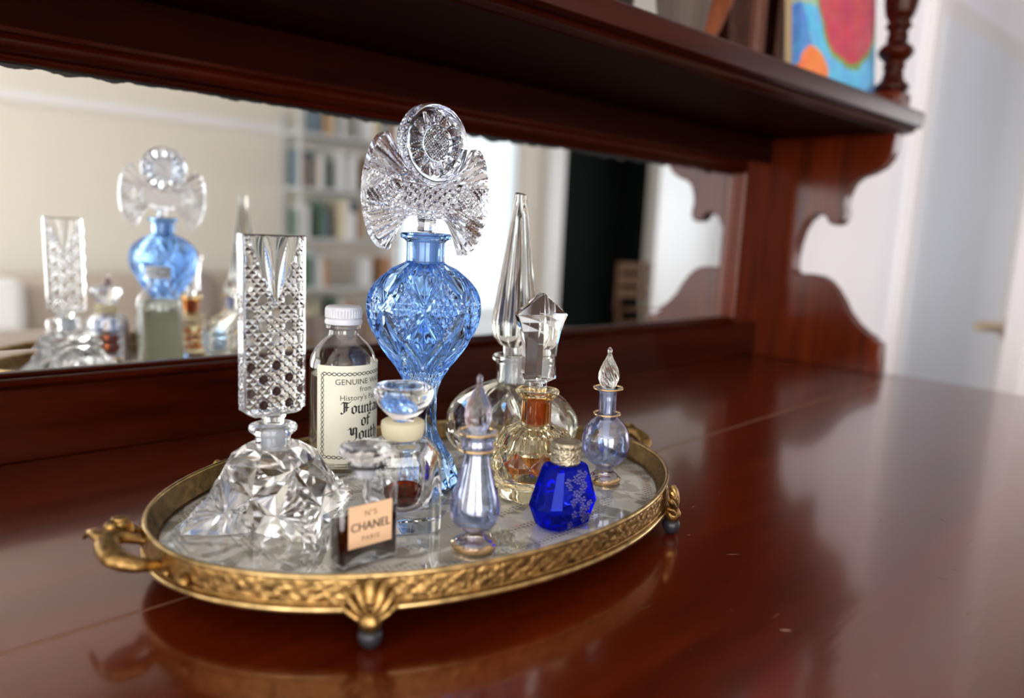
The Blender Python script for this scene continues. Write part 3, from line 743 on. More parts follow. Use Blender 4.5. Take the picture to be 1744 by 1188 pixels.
# ------------------------------------------------------------------ 2. screw-cap souvenir bottle
B = thing('souvenir_bottle', 'small round water bottle with white screw cap and cream printed label', 'bottle', (0.254, 0.4537, ZG))
outer = [(0, 0.0), (0.0205, 0.0), (0.0225, 0.0012), (0.0232, 0.0035)]+[(r, z) for r, z in dense([(0.004, 0.0232), (0.068, 0.0232), (0.0735, 0.0229), (0.0795, 0.0213), (0.085, 0.0182), (0.0895, 0.0140), (0.0918, 0.0114), (0.0935, 0.0103), (0.097, 0.0099)], 46)]+[(0.0118, 0.0985), (0.0118, 0.1005), (0.0100, 0.1012), (0.0100, 0.1100), (0.0088, 0.1100)]
k = MB(); k.lathe(outer, 64); k.build('bottle_body', 'clear_shell', B, angle=50)
glass('spring_water', (0.985, 0.985, 0.945), 0.0, 1.33)
k = MB(); k.lathe([(0, 0.003), (0.0200, 0.0032), (0.0219, 0.0055)]+dense([(0.006, 0.0221), (0.056, 0.0221), (0.0665, 0.0218)], 16)+[(0, 0.0666)], 64); k.build('water', 'spring_water', B, angle=50)
cap = MB(); cap.lathe([(0.0112, 0.1012), (0.0126, 0.1012), (0.0128, 0.1030), (0.0123, 0.1042), (0.0123, 0.1052), (0.0126, 0.1056)]+[(0.0126, 0.1058+0.0005*i) for i in range(11)]+[(0.0122, 0.1122), (0.0112, 0.1132), (0, 0.1134)], 120, lambda t, z, r: r-(0.00085*tri(t*40/(2*pi)) if 0.1056 < z < 0.1118 else 0))
cap.build('screw_cap', 'cap_white', B, angle=60)
# label wrapped round the glass
LR = 0.0236; LZ0, LZ1 = 0.0080, 0.0755
LC = atan2(-0.4537, -0.254)+rad(40)       # direction the label faces
LH = rad(86)
k = MB(); k.quadgrid([[(LR*cos(LC-LH+2*LH*i/60), LR*sin(LC-LH+2*LH*i/60), z) for i in range(61)] for z in (LZ0, LZ1)])
lab = k.build('label', 'label_cream', B, angle=180)
def wrap_mesh(name, V, F, parent, m, r=LR+0.00012, zc=0.0):
    # V in flat label coordinates (x right as read, y up)
    k = MB(); k.v = [(r*cos(LC+x/LR), r*sin(LC+x/LR), zc+y) for x, y in V]; k.f = F
    o = k.build(name, m, parent, smooth=False); return o
def text_flat(s, size, space=1.0, shear=0.0):
    cu = bpy.data.curves.new('t', 'FONT'); cu.body = s; cu.size = size; cu.align_x = 'CENTER'; cu.space_character = space; cu.resolution_u = 3; cu.shear = shear
    o = bpy.data.objects.new('t', cu); COL.objects.link(o)
    bpy.context.view_layer.update()
    me = bpy.data.meshes.new_from_object(o.evaluated_get(bpy.context.evaluated_depsgraph_get()))
    V = [(v.co.x, v.co.y) for v in me.vertices]; F = [tuple(p.vertices) for p in me.polygons]
    bpy.data.objects.remove(o); bpy.data.curves.remove(cu); bpy.data.meshes.remove(me)
    return V, F
for s, size, z, sp_ in (('GENUINE WATER', 0.0054, 0.0628, 1.02), ('from', 0.0050, 0.0578, 1.05), ("History's Famous", 0.0052, 0.0520, 1.02), ('ST. AUGUSTINE', 0.0048, 0.0150, 1.05)):
    V, F = text_flat(s, size, sp_); wrap_mesh('lettering', V, F, lab, 'ink', zc=z)
# blackletter drawn with a broad nib
BL = {
 'F': ([[(0.30, 0.98), (0.30, 0.12), (0.12, 0.0), (0.02, 0.10)], [(0.05, 0.86), (0.16, 1.0), (0.62, 0.92), (0.80, 1.02)], [(0.30, 0.56), (0.66, 0.56)], [(0.48, 0.95), (0.48, 0.25)]], 0.86),
 'Y': ([[(0.02, 0.88), (0.14, 1.0), (0.22, 0.86), (0.22, 0.52), (0.34, 0.42), (0.56, 0.54)], [(0.56, 1.0), (0.66, 0.90), (0.66, 0.14), (0.44, -0.12), (0.16, -0.18), (0.04, -0.04)], [(0.42, 0.98), (0.40, 0.50)]], 0.84),
 'o': ([[(0.26, 0.66), (0.10, 0.54), (0.10, 0.12), (0.26, 0.0)], [(0.26, 0.66), (0.44, 0.54), (0.44, 0.12), (0.26, 0.0)]], 0.56),
 'u': ([[(0.04, 0.58), (0.12, 0.66), (0.12, 0.10), (0.24, 0.0), (0.42, 0.12)], [(0.38, 0.60), (0.44, 0.66), (0.44, 0.06), (0.54, 0.0)]], 0.60),
 'n': ([[(0.04, 0.56), (0.12, 0.66), (0.12, 0.04), (0.18, 0.0)], [(0.12, 0.52), (0.32, 0.66), (0.44, 0.56), (0.44, 0.06), (0.54, 0.0)]], 0.60),
 't': ([[(0.14, 0.88), (0.14, 0.10), (0.26, 0.0), (0.36, 0.08)], [(0.02, 0.62), (0.34, 0.62)]], 0.42),
 'a': ([[(0.08, 0.58), (0.22, 0.66), (0.42, 0.56), (0.42, 0.06), (0.52, 0.0)], [(0.42, 0.40), (0.14, 0.28), (0.10, 0.08), (0.22, 0.0), (0.42, 0.12)]], 0.56),
 'i': ([[(0.04, 0.58), (0.12, 0.66), (0.12, 0.06), (0.22, 0.0)], [(0.08, 0.86), (0.20, 0.94)]], 0.28),
 'f': ([[(0.14, 0.04), (0.14, 0.86), (0.26, 0.98), (0.42, 0.90)], [(0.02, 0.60), (0.36, 0.60)], [(0.08, 0.0), (0.22, 0.06)]], 0.40),
 'h': ([[(0.06, 0.92), (0.12, 1.0), (0.12, 0.04), (0.18, 0.0)], [(0.12, 0.50), (0.32, 0.64), (0.44, 0.54), (0.42, 0.06), (0.26, -0.16)]], 0.58)}
def blackletter(word, size):
    V = []; F = []; pen = (0.062, 0.050); x0 = -sum(BL[c][1] for c in word)/2
    for c in word:
        for st_ in BL[c][0]:
            for a, b in zip(st_, st_[1:]):
                # convex hull of the nib at both ends of the stroke
                pts = [(p[0]+sx_*pen[0], p[1]+sx_*pen[1]) for p in (a, b) for sx_ in (-1, 1)]
                th_ = 0.012; pts += [(x+th_, y-th_) for x, y in pts]+[(x-th_, y+th_) for x, y in pts]
                pts = sorted(set(pts))
                def half(P):
                    h = []
                    for q in P:
                        while len(h) >= 2 and (h[-1][0]-h[-2][0])*(q[1]-h[-2][1])-(h[-1][1]-h[-2][1])*(q[0]-h[-2][0]) <= 0: h.pop()
                        h.append(q)
                    return h
                hull = half(pts)[:-1]+half(pts[::-1])[:-1]
                o = len(V); V += [((x+x0)*size, y*size) for x, y in hull]; F.append(tuple(range(o, o+len(hull))))
        x0 += BL[c][1]
    return V, F
for wd, size, z in (('Fountain', 0.0080, 0.0428), ('of', 0.0082, 0.0338), ('Youth', 0.0086, 0.0243)):
    V, F = blackletter(wd, size); wrap_mesh('lettering', V, F, lab, 'ink', zc=z)
# chain border: two twined strands
def border():
    V = []; F = []; xw = LH*LR-0.0046; za, zb = LZ0+0.0045, LZ1-0.0056
    def strand(P, nrm, L_):
        nonlocal V, F
        for ph in (0, pi):
            n = int(L_/0.0004); pts = []
            for i in range(n+1):
                s = L_*i/n; w = 0.0010*sin(2*pi*s/0.0068+ph); b = P(s); pts.append((b[0]+nrm[0]*w, b[1]+nrm[1]*w))
            o = len(V)
            for i, q in enumerate(pts):
                a = pts[max(0, i-1)]; b = pts[min(n, i+1)]; d = hypot(b[0]-a[0], b[1]-a[1]) or 1
                nx, ny = -(b[1]-a[1])/d*0.00026, (b[0]-a[0])/d*0.00026
                V += [(q[0]+nx, q[1]+ny), (q[0]-nx, q[1]-ny)]
            F += [(o+2*i, o+2*i+1, o+2*i+3, o+2*i+2) for i in range(n)]
    strand(lambda s: (-xw+s, zb), (0, 1), 2*xw); strand(lambda s: (-xw+s, za), (0, 1), 2*xw)
    strand(lambda s: (-xw, za+s), (1, 0), zb-za); strand(lambda s: (xw, za+s), (1, 0), zb-za)
    return V, F
V, F = border(); wrap_mesh('chain_border', V, F, lab, 'ink')

# ------------------------------------------------------------------ 3. tall blue bottle with fan stopper
B = thing('perfume_bottle', 'tall pale-blue cut-glass footed perfume bottle with large round fan stopper', 'perfume bottle', (0.2785, 0.3935, ZG))
btab = [(0.0, 0.0262), (0.003, 0.0272), (0.0078, 0.0252), (0.0150, 0.0215), (0.0226, 0.0178), (0.0323, 0.0124), (0.0392, 0.0107), (0.0504, 0.0097), (0.0600, 0.0102), (0.0690, 0.0122), (0.0780, 0.0170), (0.0870, 0.0236), (0.0965, 0.0303), (0.1060, 0.0346), (0.1154, 0.0364), (0.1240, 0.0358), (0.1310, 0.0335), (0.1370, 0.0290), (0.1420, 0.0225), (0.1450, 0.0165), (0.1465, 0.0130)]
def bluecut(t, z, r):
    t0 = t-atan2(-0.3935, -0.2785)
    if z > 0.066:
        u = t0*8/(2*pi); v = (z-0.119)/0.041
        a = u+v; b = u-v; fa = a % 1.0; fb = b % 1.0
        d = min(fa, 1-fa, fb, 1-fb)*2
        row = int(floor(a))-int(floor(b))
        fade = clamp((z-0.066)/0.010)*clamp((0.1460-z)/0.006)
        h = 0.0012+0.0026*exp(-(d/0.16)**2)-0.0026*clamp(d*1.2)
        if row % 2 == 0:
            q = min(tri(a*5), tri(b*5)); h = 0.0012+0.0026*exp(-(d/0.16)**2)-0.0010*clamp(d*3)+0.0010*q*clamp(d*3)
        else:
            h += 0.0009*tri(u*2)*clamp(d*2)
        return r+(h-0.0032)*fade
    u = t0*8/(2*pi); v = z/0.034
    d = min(tri(u+v), tri(u-v)); fade = clamp((0.066-z)/0.015)*clamp(z/0.003)
    return r+(0.0022*d-0.0014)*fade*clamp(r/0.02)
inner = [(0.0098, 0.1640, 0), (0.0092, 0.1600, 0), (0.0088, 0.1480, 0), (0.0100, 0.1440, 0), (0.0190, 0.1370, 0), (0.0255, 0.1270, 0), (0.0275, 0.1150, 0), (0.0240, 0.1030, 0), (0.0160, 0.0900, 0), (0.0070, 0.0790, 0), (0, 0.0760)]
k = MB(); k.lathe([(0, 0.0)]+dense(btab, 210)+[(0.0121, 0.1478, 0), (0.0121, 0.1595, 0), (0.0135, 0.1610, 0), (0.0160, 0.1622, 0), (0.0164, 0.1640, 0), (0.0155, 0.1652, 0), (0.0120, 0.1656, 0)]+inner, 384, bluecut)
k.build('bottle_body', 'blue_crystal', B, angle=20)
def fan_stopper():
    ZO = 0.0
    def hobnail(x, z, s): return min(tri((x+z)/s), tri((x-z)/s))
    # crescent
    k = MB(); nx, nz = 180, 84; zc = 0.1895
    front = []; back = []; T = 0.0042
    for j in range(nz+1):
        v = j/nz; fr_ = []; bk = []
        for i in range(nx+1):
            u = 2*i/nx-1; x = 0.0465*sin(u*pi/2*0.995); ax = abs(x)
            top = 0.1955+(0.2227-0.1955)*(ax/0.0337)**2 if ax < 0.0337 else zc+(0.2227-zc)*sqrt(max(0, 1-((ax-0.0337)/0.0129)**2))
            if ax < 0.0145: bot = 0.1750
            elif ax < 0.0285: bot = 0.1750-(0.1750-0.1530)*((ax-0.0145)/0.014)**1.7
            else: bot = zc-(zc-0.1530)*sqrt(max(0, 1-((ax-0.0285)/0.0181)**2))
            z = bot+(top-bot)*v
            zu = 0.1950+2.2*x*x; zl = 0.1790+0.4*x*x
            edge = min(z-bot, top-z)
            if z > zu:
                a = atan2(z-0.188, ax-0.001); d = 0.0030*(1-tri(a*6.2))*clamp((hypot(ax, z-0.188))/0.02)
            elif z < zl:
                a = atan2(0.184-z, ax-0.004); d = 0.0028*(1-tri(a*6.6))
            else:
                dd = abs(ax-0.0315)+abs(z-0.1885)*1.0
                if dd < 0.0085: d = 0.0014*(1-hobnail(x, z, 0.0021))
                elif dd < 0.0098: d = 0.0028
                elif ax < 0.0225: d = 0.0026*(1-hobnail(x*0.8, z, 0.0060))
                else: d = 0.0022*(1-tri((dd-0.0098)/0.0042))
                if min(zu-z, z-zl) < 0.0008: d = 0.0
            d *= clamp(edge/0.0008)
            bev = 0.0010*clamp(1-edge/0.0010)
            fr_.append((x, -T+d+bev, z)); bk.append((x, T-bev-d*0.2, z))
        front.append(fr_); back.append(bk)
    k.quadgrid(front); k.quadgrid(back, flip=True)
    k.quadgrid([front[0], back[0]], flip=True); k.quadgrid([front[-1], back[-1]])
    k.quadgrid([[r[0] for r in front], [r[0] for r in back]]); k.quadgrid([[r[-1] for r in front], [r[-1] for r in back]], flip=True)
    return k
st = fan_stopper().build('stopper', 'stopper_crystal', B, angle=18, fix=True)
# round medallion
k = MB(); nr, na = 44, 160; fr_ = []; bk = []; RO = 0.0246; CZ_ = 0.2208
for j in range(nr+1):
    q = max(1e-3, j/nr); a_, b_ = [], []
    for i in range(na):
        t = 2*pi*i/na; r = RO*q
        if q > 0.86: h = 0.0064-0.004*clamp((q-0.94)/0.06)**2
        elif q > 0.46:
            s = tri(t*14/(2*pi)); w = (q-0.46)/0.40
            h = 0.0020+0.0034*abs(s-w)*1.2
        elif q > 0.42: h = 0.0060
        else:
            x, z = r*cos(t), r*sin(t); h = 0.0044+0.0008*min(tri((x+z)/0.0022), tri((x-z)/0.0022))
        a_.append((r*cos(t), -h, CZ_+r*sin(t))); b_.append((r*cos(t), 0.0056-0.0035*clamp((q-0.92)/0.08)**2, CZ_+r*sin(t)))
    fr_.append(a_); bk.append(b_)
k.quadgrid(fr_, wrap_u=True); k.quadgrid(bk, wrap_u=True, flip=True); k.quadgrid([fr_[-1], bk[-1]], wrap_u=True)
o0 = len(k.v); k.v += [(0, -0.005, CZ_), (0, 0.0056, CZ_)]
k.f += [(o0, (i+1) % na, i) for i in range(na)]
base_b = (nr+1)*na
k.f += [(o0+1, base_b+i, base_b+(i+1) % na) for i in range(na)]
k.build('medallion', 'stopper_crystal', st, angle=18, fix=True)
k = MB(); k.lathe([(0, 0.1660), (0.0064, 0.1660), (0.0060, 0.1690), (0.0058, 0.1720), (0.0068, 0.1752), (0, 0.1754)], 8); k.build('stopper_stem', 'stopper_crystal', st, angle=20)
st.location = (0, 0, 0); st.rotation_euler = (0, rad(3.2), 0)
st.location = (-0.166*sin(rad(3.2)), 0, 0.166*(1-cos(rad(3.2))))
k = MB(); k.lathe([(0, 0.1440), (0.0078, 0.1440), (0.0089, 0.1640), (0, 0.1645)], 28); k.build('ground_plug', 'ground_blue', B)

# ------------------------------------------------------------------ 4. pumpkin bottle with spire stopper
B = thing('perfume_bottle', 'clear ribbed pumpkin-shaped perfume bottle with tall fluted spire stopper', 'perfume bottle', (0.3690, 0.4045, ZG))
ptab = [(0.0, 0.0300), (0.002, 0.0330), (0.008, 0.0430), (0.016, 0.0492), (0.024, 0.0512), (0.032, 0.0500), (0.040, 0.0450), (0.047, 0.0375), (0.052, 0.0280), (0.0555, 0.0190), (0.0580, 0.0135)]
def pump(t, z, r): 
    return r*(1-0.20*clamp(r/0.03)*(1-abs(cos(t*4.5)))**1.2)
pin = [(0.0095, 0.0770, 0), (0.0085, 0.0760, 0), (0.0082, 0.0600, 0), (0.0100, 0.0560, 0), (0.0210, 0.0500, 0), (0.0340, 0.0420, 0), (0.0400, 0.0310, 0), (0.0400, 0.0200, 0), (0.0330, 0.0110, 0), (0.0180, 0.0075, 0), (0, 0.0070)]
k = MB(); k.lathe([(0, 0.0)]+dense(ptab, 70)+[(0.0123, 0.0600, 0), (0.0123, 0.0715, 0), (0.0138, 0.0728, 0), (0.0156, 0.0742, 0), (0.0158, 0.0760, 0), (0.0148, 0.0774, 0), (0.0120, 0.0778, 0)]+pin, 216, pump)
k.build('bottle_body', 'pale_crystal', B, angle=35)
stab = [(0.0840, 0.0085), (0.0870, 0.0125), (0.0920, 0.0160), (0.0980, 0.0174), (0.1050, 0.0172), (0.1200, 0.0150), (0.1450, 0.0112), (0.1700, 0.0075), (0.1880, 0.0052), (0.1955, 0.0044)]
def flute(t, z, r): return r*(1-0.16*(1-abs(cos(t*4)))*clamp((0.197-z)/0.02))
k = MB(); k.lathe([(0, 0.0835)]+dense(stab, 60)+[(0, 0.1965)], 128, flute)
for i, v in enumerate(k.v):
    if v[2] > 0.190: k.v[i] = (v[0], v[1], v[2]+0.25*v[0]*-1)
st = k.build('stopper', 'pale_crystal', B, angle=35)
k = MB(); k.lathe([(0, 0.0765), (0.0075, 0.0765), (0.0080, 0.0842), (0, 0.0845)], 20); k.build('stopper_stem', 'pale_crystal', st)
k = MB(); k.lathe([(0, 0.0560), (0.0072, 0.0560), (0.0081, 0.0762), (0, 0.0764)], 24); k.build('ground_plug', 'ground_glass', st)

# ------------------------------------------------------------------ 5. straw bottle with amber neck and pointed stopper
B = thing('perfume_bottle', 'straw-tinted diamond-cut perfume bottle with amber-stained neck and pointed shield stopper', 'perfume bottle', (0.3275, 0.3347, ZG))
atab = [(0.0, 0.0240), (0.0015, 0.0258), (0.0070, 0.0264), (0.0095, 0.0262), (0.0118, 0.0238), (0.0135, 0.0240), (0.0155, 0.0268), (0.0195, 0.0280), (0.0280, 0.0272), (0.0350, 0.0250), (0.0400, 0.0222), (0.0430, 0.0190), (0.0455, 0.0135), (0.0470, 0.0108)]
def amb(t, z, r):
    if 0.0148 < z < 0.0335:
        u = t*9/(2*pi); v = (z-0.0148)/0.0187
        d = min(tri(u+v), tri(u-v)); return r+0.0026*d-0.0016
    if 0.0335 <= z < 0.0455: return r+0.0012*tri(t*30/(2*pi))*clamp((0.0455-z)/0.003)-0.0006
    if z < 0.0115: return r-0.0010*(1-abs(cos(t*6)))
    return r
ain = [(0.0078, 0.0688, 0), (0.0068, 0.0670, 0), (0.0064, 0.0480, 0), (0.0090, 0.0440, 0), (0.0170, 0.0390, 0), (0.0205, 0.0300, 0), (0.0205, 0.0190, 0), (0.0170, 0.0140, 0), (0, 0.0125)]
k = MB(); k.lathe([(0, 0.0)]+dense(atab, 80)+[(0.0097, 0.0485, 0), (0.0095, 0.0620, 0), (0.0110, 0.0645, 0), (0.0138, 0.0668, 0), (0.0144, 0.0682, 0), (0.0138, 0.0692, 0), (0.0110, 0.0694, 0)]+ain, 216, amb)
k.build('bottle_body', 'straw_crystal', B, angle=20)
k = MB(); k.lathe([(0, 0.0450), (0.0060, 0.0450), (0.0063, 0.0660), (0, 0.0664)], 28); 
def shield():
    k = MB()
    half = [(0.0, 0.1315), (0.0172, 0.1180), (0.0150, 0.1130), (0.0130, 0.1070), (0.0114, 0.0990), (0.0107, 0.0910), (0.0108, 0.0840), (0.0114, 0.0780), (0.0110, 0.0765), (0.0050, 0.0745)]
    te, tc_ = 0.0030, 0.0052; m_ = len(half)
    for y0, sy in ((-1, -1), (1, 1)):
        o = len(k.v)
        for x, z in half:
            zr = z
            k.v += [(-x, sy*(te if x > 0 else tc_*0.7), z), (0, sy*tc_*(0.7 if z > 0.13 else 1), z-(0.0 if z < 0.1314 else 0)), (x, sy*(te if x > 0 else tc_*0.7), z)]
        for i in range(m_-1):
            a = o+3*i; k.f += [(a, a+1, a+4, a+3), (a+1, a+2, a+5, a+4)]
    for i in range(m_-1):
        a = 3*i; b = 3*m_+3*i
        k.f += [(a, a+3, b+3, b), (a+2, b+2, b+5, a+5)]
    a = 3*(m_-1); b = 3*m_+a
    k.f += [(a, a+1, b+1, b), (a+1, a+2, b+2, b+1), (0, 3*m_, 3*m_+1, 1)]
    return k
st_k = k
st = shield().build('stopper', 'crystal', B, smooth=False)
bm = bmesh.new(); bm.from_mesh(st.data); bmesh.ops.remove_doubles(bm, verts=bm.verts, dist=1e-5); bmesh.ops.dissolve_degenerate(bm, edges=bm.edges, dist=1e-6); bmesh.ops.recalc_face_normals(bm, faces=bm.faces); bm.to_mesh(st.data); bm.free()
st.rotation_euler = (0, 0, rad(-20))
st_k.build('ground_plug', 'ground_amber', st)
k = MB(); k.lathe([(0, 0.0668), (0.0056, 0.0668), (0.0058, 0.0740), (0.0075, 0.0752), (0, 0.0754)], 20); k.build('stopper_stem', 'crystal', st)
k = MB(); k.lathe([(0, 0.0130), (0.0160, 0.0142), (0.0196, 0.0185), (0.0197, 0.0195), (0, 0.0196)], 40); k.build('perfume_residue', 'amber_glass', B)
# stain inside the neck
k = MB(); k.lathe([(0.00975, 0.0480), (0.00965, 0.0620), (0.0112, 0.0642), (0.0136, 0.0665)], 40); thin('amber_stain', (0.86, 0.52, 0.20), 1.5, 1.2, 0.02); k.build('neck_stain', 'amber_stain', B)

# ------------------------------------------------------------------ 6. heavy square bottle with disc stopper
def rsq(hx, hy, rc, n=8, rot=0.0):
    pts = []
    for cx, cy_, a0 in ((hx-rc, hy-rc, 0), (-hx+rc, hy-rc, 90), (-hx+rc, -hy+rc, 180), (hx-rc, -hy+rc, 270)):
        for i in range(n+1):
            a = rad(a0+90*i/n); pts.append((cx+rc*cos(a), cy_+rc*sin(a)))
    return pts
def loft(k, sections):
    """sections: (z, hx, hy, rc) rounded rectangles from the bottom up, capped at both ends"""
    P = [[(x, y, z) for x, y in rsq(hx, hy, rc)] for z, hx, hy, rc in sections]
    o = len(k.v); k.quadgrid(P, wrap_u=True); n = len(P[0])
    k.f.append(tuple(o+i for i in reversed(range(n)))); k.f.append(tuple(o+(len(P)-1)*n+i for i in range(n)))
PR = rad(-24)
B = thing('perfume_bottle', 'heavy square clear-glass perfume bottle with cream collar, disc stopper and brown perfume dregs', 'perfume bottle', (0.2285, 0.3405, ZG), PR)
k = MB()
loft(k, [(0.0, 0.0195, 0.0155, 0.004), (0.0010, 0.0205, 0.0165, 0.005), (0.010, 0.0208, 0.0168, 0.0055), (0.034, 0.0206, 0.0166, 0.006), (0.0400, 0.0203, 0.0163, 0.007), (0.0440, 0.0196, 0.0157, 0.009), (0.0470, 0.0183, 0.0149, 0.0115), (0.0490, 0.0166, 0.0140, 0.0125), (0.0505, 0.0140, 0.0128, 0.0122), (0.0513, 0.0115, 0.0115, 0.0113)])
cavt = [(0.0095, 0.0), (0.0100, 0.0060), (0.0120, 0.0115), (0.0170, 0.0152), (0.0260, 0.0174), (0.0340, 0.0178), (0.0400, 0.0170), (0.0440, 0.0152), (0.0475, 0.0110), (0.0495, 0.0)]
o0 = len(k.v)
kk = MB(); kk.lathe([(r if 0 < i < 40 else 0, z) for i, (r, z) in enumerate(dense(cavt, 40))], 64, flip=True)
kk.v = [(x, y*0.84, z) for x, y, z in kk.v]
k.v += kk.v; k.f += [tuple(o0+i for i in f) for f in kk.f]
k.build('bottle_body', 'crystal', B, angle=40)
glass('brown_perfume', (0.46, 0.12, 0.03), 0.0, 1.36)
k = MB(); lt_ = [(r*0.985 if i > 0 else 0, z+0.0001) for i, (r, z) in enumerate(dense(cavt, 40)) if z < 0.0205]
k.lathe(lt_+[(0, lt_[-1][1]+0.0001)], 64); k.v = [(x, y*0.84, z) for x, y, z in k.v]; k.build('perfume', 'brown_perfume', B, angle=50)
k = MB(); k.lathe([(0, 0.0514), (0.0098, 0.0514), (0.0112, 0.0525), (0.0120, 0.0555), (0.0123, 0.0590), (0.0120, 0.0608), (0.0108, 0.0616), (0, 0.0617)], 40); k.build('collar', 'cream_collar', B)['label'] = 'cream frosted collar'
k = MB()
def quad(t, z, r): return r*(1-0.035*(1+cos(4*t))*0.5*clamp((z-0.066)/0.006))
k.lathe([(0, 0.0617), (0.0064, 0.0617), (0.0068, 0.0632), (0.0100, 0.0660), (0.0140, 0.0700), (0.0166, 0.0748), (0.0174, 0.0785), (0.0170, 0.0806), (0.0158, 0.0815), (0.0120, 0.0812), (0.0060, 0.0803), (0, 0.0800)], 72, quad)
k.build('stopper', 'crystal', B, angle=35)

# ------------------------------------------------------------------ 7. small flat square perfume bottle with paper label
CR = rad(-1.3)
B = thing('perfume_miniature', 'small rectangular clear perfume bottle half full of dark perfume with tan label', 'perfume bottle', (0.1883, 0.3138, ZG), CR)
hx, hy = 0.0170, 0.0066
k = MB(); loft(k, [(0.0, hx-0.001, hy-0.001, 0.0022), (0.0010, hx, hy, 0.003), (0.0380, hx, hy, 0.0035), (0.0415, hx-0.0010, hy-0.0006, 0.004), (0.0432, hx-0.0032, hy-0.0018, 0.004), (0.0440, hx-0.0075, hy-0.0025, 0.004), (0.0444, 0.0058, 0.0045, 0.0044), (0.0478, 0.0056, 0.0045, 0.0044)])
k.build('bottle_body', 'chanel_shell', B, angle=45)
# dark perfume with the thick glass base arching up into it
k = MB(); nx = 24; top = 0.0230; ix, iy = hx-0.0014, hy-0.0012; rows = []
lo = [0.0016+0.0042*max(0.0, 1-((-1+2*i/nx)/0.80)**2)**0.9 for i in range(nx+1)]
for y, zt in ((-iy, None), (-iy, top), (iy, top), (iy, None)):
    rows.append([((-1+2*i/nx)*ix, y, lo[i] if zt is None else zt) for i in range(nx+1)])
rows.append(rows[0])
k.quadgrid(rows)
for e in (0, nx): k.f.append(tuple(r*(nx+1)+e for r in range(4)))
glass('dark_perfume', (0.28, 0.055, 0.012), 0.0, 1.36)
k.build('perfume', 'dark_perfume', B, smooth=False, fix=True)
glass('base_crystal', (0.98, 0.98, 0.98), 0.14, 1.42)
k = MB(); k.lathe([(0, 0.0440), (0.0046, 0.0440), (0.0050, 0.0486), (0, 0.0487)], 24); pl = k
k = MB(); k.lathe([(0.0060, 0.0478), (0.0078, 0.0486), (0.0080, 0.0496), (0.0070, 0.0505), (0.0048, 0.0507)], 32); k.build('lip', 'clear_shell', B)
k = MB()
for z, r in (): pass
oct_ = lambda r, z, c=0.62: [(x*r, y*r*0.92, z) for x, y in ((1, c-0.2), (c, 1), (-c, 1), (-1, c-0.2), (-1, -c+0.2), (-c, -1), (c, -1), (1, -c+0.2))]
secs = [oct_(0.0060, 0.0508), oct_(0.0072, 0.0525), oct_(0.0105, 0.0548), oct_(0.0122, 0.0565), oct_(0.0120, 0.0590), oct_(0.0100, 0.0606)]
k.quadgrid(secs, wrap_u=True); k.f.append(tuple(reversed(range(8)))); k.f.append(tuple(40+i for i in range(8)))
st = k.build('stopper', 'base_crystal', B, smooth=False)
pl.build('ground_plug', 'ground_glass', st)
k = MB(); k.tube([(0.0084*cos(2*pi*i/40), 0.0082*sin(2*pi*i/40), 0.0500+0.0005*sin(2*pi*i/20)) for i in range(40)], 0.0009, 8, closed=True)
k.tube(smooth_path([(0.0040, -0.0076, 0.0500), (0.0062, -0.0072, 0.0496), (0.0086, -0.0060, 0.0512)], 5), 0.0006, 8); k.ball((0.0058, -0.0068, 0.0498), 0.0012)
k.build('thread', 'black_thread', B)['label'] = 'black thread tied round the neck'
k = MB(); ly = -hy-0.00015; k.box(-0.0125, 0.0122, ly-0.0001, ly, 0.0100, 0.0320); lab = k.build('label', 'label_tan', B, smooth=False)
for s, size, z, sp_ in (('N°5', 0.0042, 0.0258, 1.05), ('CHANEL', 0.0064, 0.0186, 1.02), ('PARIS', 0.0034, 0.0132, 1.25)):
    V, F = text_flat(s, size, sp_)
    mx_ = max(abs(v[0]) for v in V)
    if s == 'CHANEL':
        f_ = 0.0112/mx_; V = [(x*f_, y) for x, y in V]
        V2 = []; F2 = []
        for dx_ in (-0.00012, 0.00012):
            o = len(V2); V2 += [(x+dx_, y) for x, y in V]; F2 += [tuple(o+i for i in f) for f in F]
        V, F = V2, F2
    kk = MB(); kk.v = [(-0.0001+x, ly-0.00022, z+y) for x, y in V]; kk.f = F
    kk.build('lettering', 'ink' if s == 'CHANEL' else 'ink_brown', lab, smooth=False)

# ------------------------------------------------------------------ 8/9. blown scent bottles with gilt rings
def gilt_ring(k, R, z, r, flat=1.0):
    k.lathe([(R+r*cos(2*pi*i/10), z+r*flat*sin(2*pi*i/10)) for i in range(11)], 48)
def flame(z0, h, R, twist, ribs=12):
    k = MB(); tab = [(z0, R*0.62), (z0+0.06*h, R*0.80), (z0+0.22*h, R*1.0), (z0+0.40*h, R*0.98), (z0+0.60*h, R*0.66), (z0+0.76*h, R*0.33), (z0+0.86*h, R*0.20), (z0+0.95*h, R*0.22), (z0+h, R*0.12)]
    k.lathe([(0, z0)]+dense(tab, 60)+[(0, z0+h+0.0004)], 96, lambda t, z, r: r*(1-0.10*(1-abs(cos((t+twist*(z-z0)/h)*ribs/2)))))
    return k
B = thing('scent_bottle', 'teardrop blown-glass scent bottle in iridescent lilac-blue with gilt rings', 'scent bottle', (0.243, 0.2917, ZG))
tab = [(0.0020, 0.0112), (0.0042, 0.0100), (0.0060, 0.0070), (0.0080, 0.0056), (0.0098, 0.0062), (0.0125, 0.0098), (0.0165, 0.0126), (0.0215, 0.0135), (0.0280, 0.0126), (0.0360, 0.0104), (0.0440, 0.0083), (0.0500, 0.0069), (0.0540, 0.0066), (0.0552, 0.0080), (0.0570, 0.0084), (0.0610, 0.0080), (0.0630, 0.0092), (0.0640, 0.0106)]
k = MB(); k.lathe(dense(tab, 80), 64); k.build('bottle_body', 'lustre_blue', B, angle=60)
k = MB(); gilt_ring(k, 0.0098, 0.0552, 0.0008); k.build('gilt_ring', 'gilt', B)
